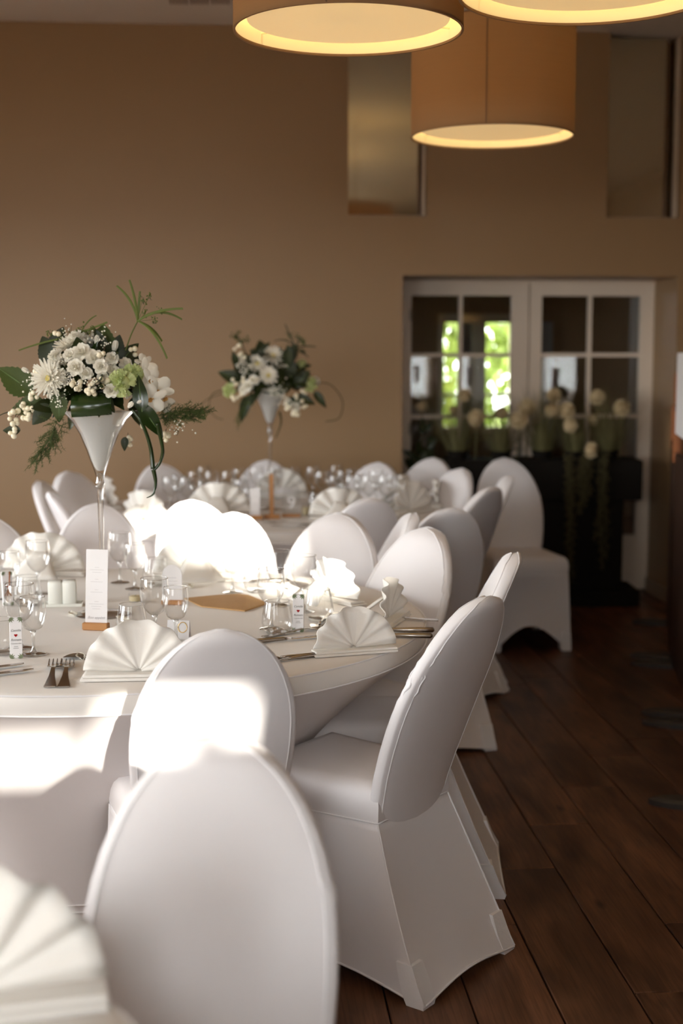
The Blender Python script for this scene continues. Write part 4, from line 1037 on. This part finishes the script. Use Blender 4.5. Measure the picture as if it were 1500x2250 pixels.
for kind, nm, px, py, d_, dy in (('rose', 'rose', 190, 822, 34, -.13), ('rose2', 'lisianthus', 155, 782, 38, -.10), ('rose', 'rose', 226, 830, 30, -.13), ('rose2', 'rose', 300, 838, 34, -.08), ('carnw', 'white_carnation', 135, 832, 36, -.12), ('rose', 'rose', 275, 800, 34, -.06), ('carnw', 'white_carnation', 170, 748, 38, -.03)):
    B.bloom(kind, nm, px, py, d_, dy)
for a in range(7):          # back of the bouquet
    an = pi*(.08+.84*a/6); p = Vector((.14*cos(an), .13*sin(an), .05+.05*(a % 2))); obj('rose', ME['rose' if a % 2 else 'rose2'], B.t, p, aim((cos(an), sin(an), .5)), .028)
for px, py, n_, dy in ((204, 853, 6, -.145), (198, 862, 5, -.145), (168, 848, 7, -.14), (212, 838, 2, -.145), (226, 779, 2, -.13), (232, 842, 4, -.14), (72, 868, 5, -.09), (30, 907, 4, -.08), (58, 914, 7, -.08), (44, 890, 3, -.08), (30, 928, 5, -.07), (26, 950, 4, -.06), (65, 903, 3, -.08), (362, 960, 6, -.04), (320, 932, 2, -.02), (278, 968, 6, .06), (290, 775, 3, -.02), (126, 738, 2, -.02), (86, 825, 3, -.09)):
    B.berries(px, py, n_, 6.2, dy)
for px, py, n_, R, dy in ((130, 858, 34, 24, -.14), (165, 840, 26, 24, -.145), (225, 745, 26, 26, -.06), (70, 838, 26, 22, -.08), (130, 885, 16, 16, -.14), (205, 842, 16, 16, -.15), (390, 942, 26, 20, -.04), (150, 728, 20, 24, -.01), (140, 815, 30, 22, -.12)):
    B.gyp(px, py, n_, R, dy)
B.fern([(125, 925, -.12), (112, 960, -.13), (78, 1010, -.13)], 48, 70); B.fern([(140, 930, -.12), (118, 975, -.12), (95, 1000, -.12)], 36, 22); B.fern([(340, 915, -.04), (390, 905, -.04), (448, 908, -.05)], 40, 70); B.fern([(350, 920, -.03), (400, 918, -.03), (440, 915, -.03)], 30, 40)
# papyrus heads
B.tube('papyrus_stem', [(276, 770, 0), (288, 735, 0), (302, 706, 0)], .0022, .0018, 'papyrus')
for pts in (((302, 706, 0), (300, 660, -.01), (284, 615, -.02)), ((302, 704, 0), (292, 655, .01), (256, 628, .02)), ((302, 706, 0), (340, 678, -.02), (402, 678, -.03)), ((302, 706, 0), (345, 668, .0), (400, 702, .01)), ((303, 706, 0), (340, 720, -.02), (367, 788, -.04)), ((303, 706, 0), (335, 715, 0), (356, 750, .04)), ((302, 706, 0), (305, 670, 0), (307, 640, 0))): B.blade(pts, .0075)
for px, py in ((312, 660), (328, 650), (340, 702), (352, 682), (318, 690)): B.gyp(px, py, 10, 9, 0, 'papyrus', 'papyrus_floret'); B.tube('papyrus_ray', [(302, 706, 0), (px, py, 0)], .0008, .0006, 'papyrus', 4)
B.blade(((150, 742, -.02), (236, 708, -.02)), .006); B.blade(((150, 742, -.02), (100, 748, -.02), (41, 770, -.03)), .005); B.blade(((180, 725, 0), (195, 700, 0), (212, 693, 0)), .004)
for px, py in ((108, 732), (135, 738), (160, 735), (175, 722), (190, 728), (205, 722)): B.gyp(px, py, 12, 9, -.02, 'papyrus', 'papyrus_floret')
# trailing strap leaves
B.tube('trailing_stem', [(290, 900, -.12), (312, 930, -.12), (330, 980, -.10), (336, 1030, -.10)], .004, .0065, 'leafg'); B.tube('trailing_stem', [(345, 930, -.12), (357, 985, -.11), (352, 1015, -.10), (337, 1035, -.10)], .006, .004, 'leafg')
B.tube('trailing_stem', [(337, 1032, -.10), (342, 1060, -.10), (337, 1085, -.10), (322, 1094, -.10)], .0065, .001, 'leafg'); B.tube('stem', [(60, 905, -.07), (38, 915, -.07), (28, 955, -.06)], .001, .001, 'stem', 10); B.tube('stem', [(80, 895, -.07), (20, 905, -.06), (-5, 915, -.06)], .002, .001, 'leaf', 10)
B.tube('stem', [(440, 895, -.02), (415, 900, -.02), (380, 915, -.02)], .001, .001, 'stem', 6)

C = Bouquet(V2, 6.55, 452, 'far blurred bouquet of cream flowers and dark leaves with grass loops', 21)
C.fill((.0, 0, .09), (.17, .15, .17), 110, ['leafd', 'leafd', 'leafr'], .09)
for a in ((525, 835, 482, 816, 1.3), (650, 850, 676, 815, 1.3), (600, 860, 560, 845, 1), (640, 830, 618, 770, 1.2), (640, 800, 632, 760, 1.1), (545, 870, 528, 925, .9), (560, 865, 535, 900, 1), (690, 860, 716, 893, .9), (650, 870, 690, 885, 1.1), (570, 845, 610, 862, 1.1), (640, 845, 600, 868, 1.0), (520, 800, 512, 775, 1.2), (630, 880, 665, 885, 1.2), (560, 830, 530, 800, 1.1)):
    C.leaf('leafd', a[0], a[1], a[2], a[3], -.07, -.10, a[4])
for kind, nm, px, py, d_, dy in (('mum', 'chrysanthemum', 590, 826, 40, -.14), ('mum', 'chrysanthemum', 566, 800, 42, -.10), ('mum', 'chrysanthemum', 600, 784, 46, -.07), ('rose', 'rose', 545, 848, 30, -.12), ('rose2', 'rose', 558, 836, 28, -.12), ('rose', 'rose', 536, 856, 26, -.10), ('carn', 'green_carnation', 505, 858, 28, -.06), ('carn', 'green_carnation', 680, 845, 30, -.05), ('rose', 'rose', 692, 838, 24, -.03), ('mum', 'chrysanthemum', 615, 796, 38, -.06), ('carnw', 'white_carnation', 530, 798, 22, -.05), ('rose2', 'rose', 650, 893, 22, -.08), ('carn', 'green_carnation', 662, 802, 20, 0)):
    C.bloom(kind, nm, px, py, d_, dy, None, ('flower_centre', 'eye', .12, 1.4) if kind == 'mum' else None)
for a in range(6):
    an = pi*(.1+.8*a/5); obj('rose', ME['rose'], C.t, Vector((.15*cos(an), .12*sin(an), .09+.05*(a % 2))), aim((cos(an), sin(an), .5)), .03)
for px, py, n_ in ((520, 765, 3), (532, 780, 4), (518, 840, 3), (532, 835, 3), (512, 870, 3), (532, 868, 3), (516, 878, 3), (650, 914, 5), (652, 875, 3), (668, 888, 3), (630, 892, 5), (670, 865, 3), (648, 905, 3)): C.berries(px, py, n_, 4.5, -.08)
for px, py in ((605, 862), (622, 875), (540, 815), (612, 850), (640, 890)): C.gyp(px, py, 24, 16, -.12)
C.fern([(545, 870, -.10), (535, 900, -.10), (520, 928, -.10)], 26, 26)
for px, py in ((520, 735), (528, 750), (540, 748), (516, 740), (640, 738), (658, 742), (664, 752), (650, 765), (664, 770)): C.gyp(px, py, 14, 9, 0, 'fern', 'papyrus_floret')
C.tube('papyrus_stem', [(552, 800, 0), (535, 765, 0), (520, 735, 0)], .003, .002, 'leaf', 8); C.tube('papyrus_stem', [(640, 800, 0), (648, 765, 0), (640, 745, 0)], .003, .002, 'leaf', 8)
for pts in (((648, 765, 0), (636, 735, 0), (626, 712, 0)), ((648, 765, 0), (630, 738, 0), (602, 750, 0)), ((648, 765, 0), (670, 758, 0), (694, 762, 0)), ((648, 765, 0), (658, 752, 0), (655, 738, 0)), ((648, 765, 0), (665, 775, 0), (678, 785, 0))): C.blade(pts, .007, 'leaf')
C.tube('grass_loop', [(690, 842, -.02), (725, 845, -.02), (752, 880, -.02), (745, 918, -.02), (715, 926, -.02)], .0025, .0025, 'trail'); C.tube('grass_loop', [(495, 856, -.02), (468, 865, -.02), (459, 892, -.02), (472, 915, -.02), (490, 922, -.02)], .0025, .002, 'trail'); C.tube('grass_loop', [(498, 862, 0), (462, 874, 0), (440, 890, 0)], .002, .002, 'trail')
C.tube('trailing_leaf', [(614, 905, .0), (617, 930, 0), (606, 962, 0)], .006, .003, 'trail', 10)

# ------------------------------------------------------------------ black planter stand with grasses before the glazed doors
YB = 8.0
pr_ = at_y(1412, 1050, YB).x; pm_ = at_y(1371, 1150, YB).x; pl_ = at_y(985, 1050, YB).x
zt, zm, zp = at_y(1400, 1012, YB).z, at_y(1400, 1100, YB).z, .10
cx = (pl_+pr_)/2; t = thing('planter_stand', 'black lacquered planter stand in front of the glazed doors', 'stand', (cx, YB, 0))
MB().bbox((pl_-cx, 0, zm), (pr_-cx, .36, zt), .006).build('top_box', 'black', t)
MB().bbox((pl_-cx+.10, .03, zp), (pm_-cx, .33, zm), .006).build('body', 'black', t)
MB().bbox((pl_-cx, 0, 0), (pr_-cx, .36, zp), .006).build('plinth', 'black', t)
def grass(px, dy, hh, spread, n_, label):
    p = at_y(px, 1010, YB+dy); t = thing('ornamental_grass', label, 'grass', (p.x, p.y, zt)); r = random.Random(px); b = MB()
    for k in range(int(n_*.62)):
        a = r.uniform(0, 2*pi); s_ = spread*r.uniform(.1, 1.25)**.8; h = hh*r.uniform(.45, 1.1); w_ = .0020
        d = Vector((cos(a), sin(a)*.6, 0)); q = Vector((-sin(a), cos(a), 0))*w_
        for j in range(4):
            f0, f1 = j/4, (j+1)/4; p0, p1 = d*s_*(.12+.9*f0**1.2)+Vector((0, 0, h*f0)), d*s_*(.12+.9*f1**1.2)+Vector((0, 0, h*f1))
            b.add([p0-q*(1-f0*.8), p0+q*(1-f0*.8), p1+q*(1-f1*.8), p1-q*(1-f1*.8)], [(0, 1, 2, 3)])
    o = b.build('blades', 'grass', t); o['kind'] = 'stuff'
    MB().lathe([(.0001, 0), (.05, 0), (.065, .05), (.06, .05), (.0001, .045)], 16).build('pot', 'black', t, 40)
grass(1005, .14, .40, .24, 420, 'leftmost dry ornamental grass clump on the planter stand')
grass(1100, .10, .36, .22, 420, 'second ornamental grass clump, behind the free-standing chair top')
grass(1190, .16, .40, .25, 460, 'third ornamental grass clump in the middle of planter stand')
grass(1262, .10, .30, .18, 300, 'short fourth grass clump above the hanging tendrils')
grass(1335, .16, .40, .24, 420, 'rightmost ornamental grass clump on the planter stand')
pm = MB(); rp = random.Random(4)
pm.ball((0, 0, 0), .72, 12, 8)
for k in range(240):
    d = Vector((rp.gauss(0, 1), rp.gauss(0, 1), rp.gauss(0, 1))).normalized(); q = d.orthogonal().normalized()*.06; w_ = d.cross(q).normalized()*.06
    pm.add([d*.6-q, d*.6+q, d*rp.uniform(.9, 1.05)+q*1.6, d*rp.uniform(.9, 1.05)-q*1.6], [(0, 1, 2, 3)])
pmesh = pm.mesh('flower_head', 'pom', 'all')
for px, py, r_px, dy, lab in ((926, 893, 15, .2, 'small pale globe flower farthest left, above the dark foliage'), (1020, 869, 15, .15, 'globe flower in front of the bright garden pane, upper'), (1046, 918, 20, .05, 'larger globe flower left of the right bright pane'), (1101, 908, 15, .1, 'small globe flower at foot of the right bright pane'), (1140, 923, 21, .04, 'front globe flower of the pair at door centre'), (1158, 895, 21, .12, 'rear globe flower of the pair at door centre'), (1217, 868, 17, .15, 'globe flower standing alone on a tall stem right of door centre'), (1214, 902, 18, .1, 'left of three bunched globe flowers'), (1245, 903, 19, .08, 'upper right of three bunched globe flowers'), (1254, 935, 17, .04, 'lowest of three bunched globe flowers'), (1312, 873, 18, .12, 'globe flower left of two before the right door pane'), (1366, 897, 20, .1, 'globe flower right of two before the right door pane'), (1298, 990, 18, -.05, 'globe flower hanging low over the planter edge'), (1302, 922, 14, .14, 'dim globe flower behind the rightmost grass'), (996, 902, 12, .16, 'tiny globe flower low between bright panes and left grass')):
    p = at_y(px, py, YB+dy); t = thing('globe_flower', lab, 'flower', (p.x, p.y, min(zt, p.z-.05)), 0, 'globe flowers in the planter'); h = p.z-t.location.z
    MB().tube([(0, .05, 0), (.005, .02, h*.6), (0, 0, h)], .003, 6).build('stem', 'grass', t, 'all')
    obj('flower_head', pmesh, t, (0, 0, h), (rp.uniform(0, 6), rp.uniform(0, 6), 0), r_px*YB/F)
def trail(px, y0, y1, wpx, label, seed):
    r = random.Random(seed); a, c = at_y(px, y0, YB-.03), at_y(px+r.uniform(-8, 8), y1, YB-.03); t = thing('trailing_plant', label, 'plant', a)
    d = c-a; W_ = wpx*YB/F; b = MB(); st2 = MB()
    for k in range(5):
        xo = r.uniform(-.6, .6)*W_; L = r.uniform(.6, 1.0)
        pts = [Vector((xo*min(1, f*3)+.012*sin(f*7+k), -.012*r.random(), d.z*f*L+.015*(f < .1))) for f in [j/12 for j in range(13)]]
        st2.tube(pts, .0025, 5)
        for p in pts:
            for j in range(12):
                q = p+Vector((r.gauss(0, .012), r.gauss(-.006, .006), r.gauss(0, .016))); e = Euler((r.uniform(0, 6), r.uniform(0, 6), 0)).to_matrix()
                b.add([q+e@Vector(v) for v in ((-.009, 0, 0), (0, -.005, .002), (.009, 0, 0), (0, .005, .002))], [(0, 1, 2, 3)])
    st2.build('stem', 'trail', t); o = b.build('leaflets', 'trail', t); o['kind'] = 'stuff'
trail(1248, 1012, 1290, 20, 'left long trailing plant hanging down the black planter stand', 1)
trail(1285, 1008, 1130, 14, 'short middle trailing plant hanging over the planter edge', 2)
trail(1325, 1005, 1275, 17, 'right long trailing plant hanging down the black planter stand', 3)
# dark foliage at the left end
p = at_y(932, 1010, 8.2); t = thing('dark_foliage_plant', 'dark leafy plant in the left corner of the door recess', 'plant', (p.x, p.y, 0)); r = random.Random(9)
MB().lathe([(.0001, 0), (.09, 0), (.11, .30), (.10, .30), (.0001, .27)], 20).build('pot', 'black', t, 40)
for k in range(70):
    a, e = r.uniform(0, 2*pi), r.uniform(-.2, 1.4); d = Vector((cos(a)*cos(e), sin(a)*cos(e)*.7, sin(e)))
    obj('leaf', ME['leafd'], t, Vector((d.x*.06, d.y*.06, .72+.28*d.z*r.random()+r.uniform(-.15, .1))), aim_leaf(d+Vector((r.gauss(0, .4), 0, r.gauss(0, .4))), (d.x, -1, .4)), r.uniform(.05, .11))
MB().tube([(0, 0, .25), (.01, 0, .8)], .012).build('stem', 'stem', t)

# ------------------------------------------------------------------ row of partition screens along the right edge
feet = [on_z(1436, 1366, 0), on_z(1436, 1455, 0), on_z(1474, 1583, 0), on_z(1506, 1787, 0)]
SL = [('farthest dark wood partition screen on flat feet at the right edge', feet[0], feet[1]), ('middle dark wood partition screen with acrylic top at right edge', feet[1], feet[2]), ('nearest partition screen at the right edge, mostly outside the photo', feet[2], feet[3])]
for lab, a, b_ in SL:
    off = Vector((.08, -.02, 0)); a2, b2 = a+off, b_+off; d = b2-a2; L = d.length-.06
    t = thing('partition_screen', lab, 'screen', (a2+b2)/2, atan2(d.y, d.x), 'partition screens')
    MB().bbox((-L/2, -.015, .05), (L/2, .015, 1.03), .004).build('wood_panel', 'darkwood', t)
    MB().bbox((-L/2+.02, -.004, 1.03), (L/2-.02, .004, 1.48), .002).build('acrylic_pane', 'acryl', t)
    for x in (-L/2+.015, L/2-.015): MB().bbox((x-.014, -.02, .98), (x+.014, .02, 1.22), .003).build('orange_post', 'orange', t)
    for x in (-L*.2, L*.2): MB().bbox((x-.035, -.012, 1.24), (x+.035, .012, 1.40), .004).build('orange_clip', 'orange', t)
    if 'middle' in lab: MB().bbox((-L/2+.03, -.0165, 1.12), (.06, -.0125, 1.50), .001).build('white_card', 'paper', t)  # white sheet added to stand for a bright reflection on the acrylic
    for x in (-L/2+.05, L/2-.05):
        pf = MB(); rr_ = [(.12*cos(k*pi/8), .20*sin(k*pi/8)) for k in range(16)]
        pf.add([(x+u*.45, v, 0) for u, v in rr_]+[(x+u*.45, v, .018) for u, v in rr_]+[(x+u*.38, v*.9, .026) for u, v in rr_], [tuple(range(15, -1, -1)), tuple(range(32, 48))]+[(j*16+i, j*16+(i+1) % 16, j*16+16+(i+1) % 16, j*16+16+i) for j in range(2) for i in range(16)])
        pf.build('foot', 'iron', t, 40)
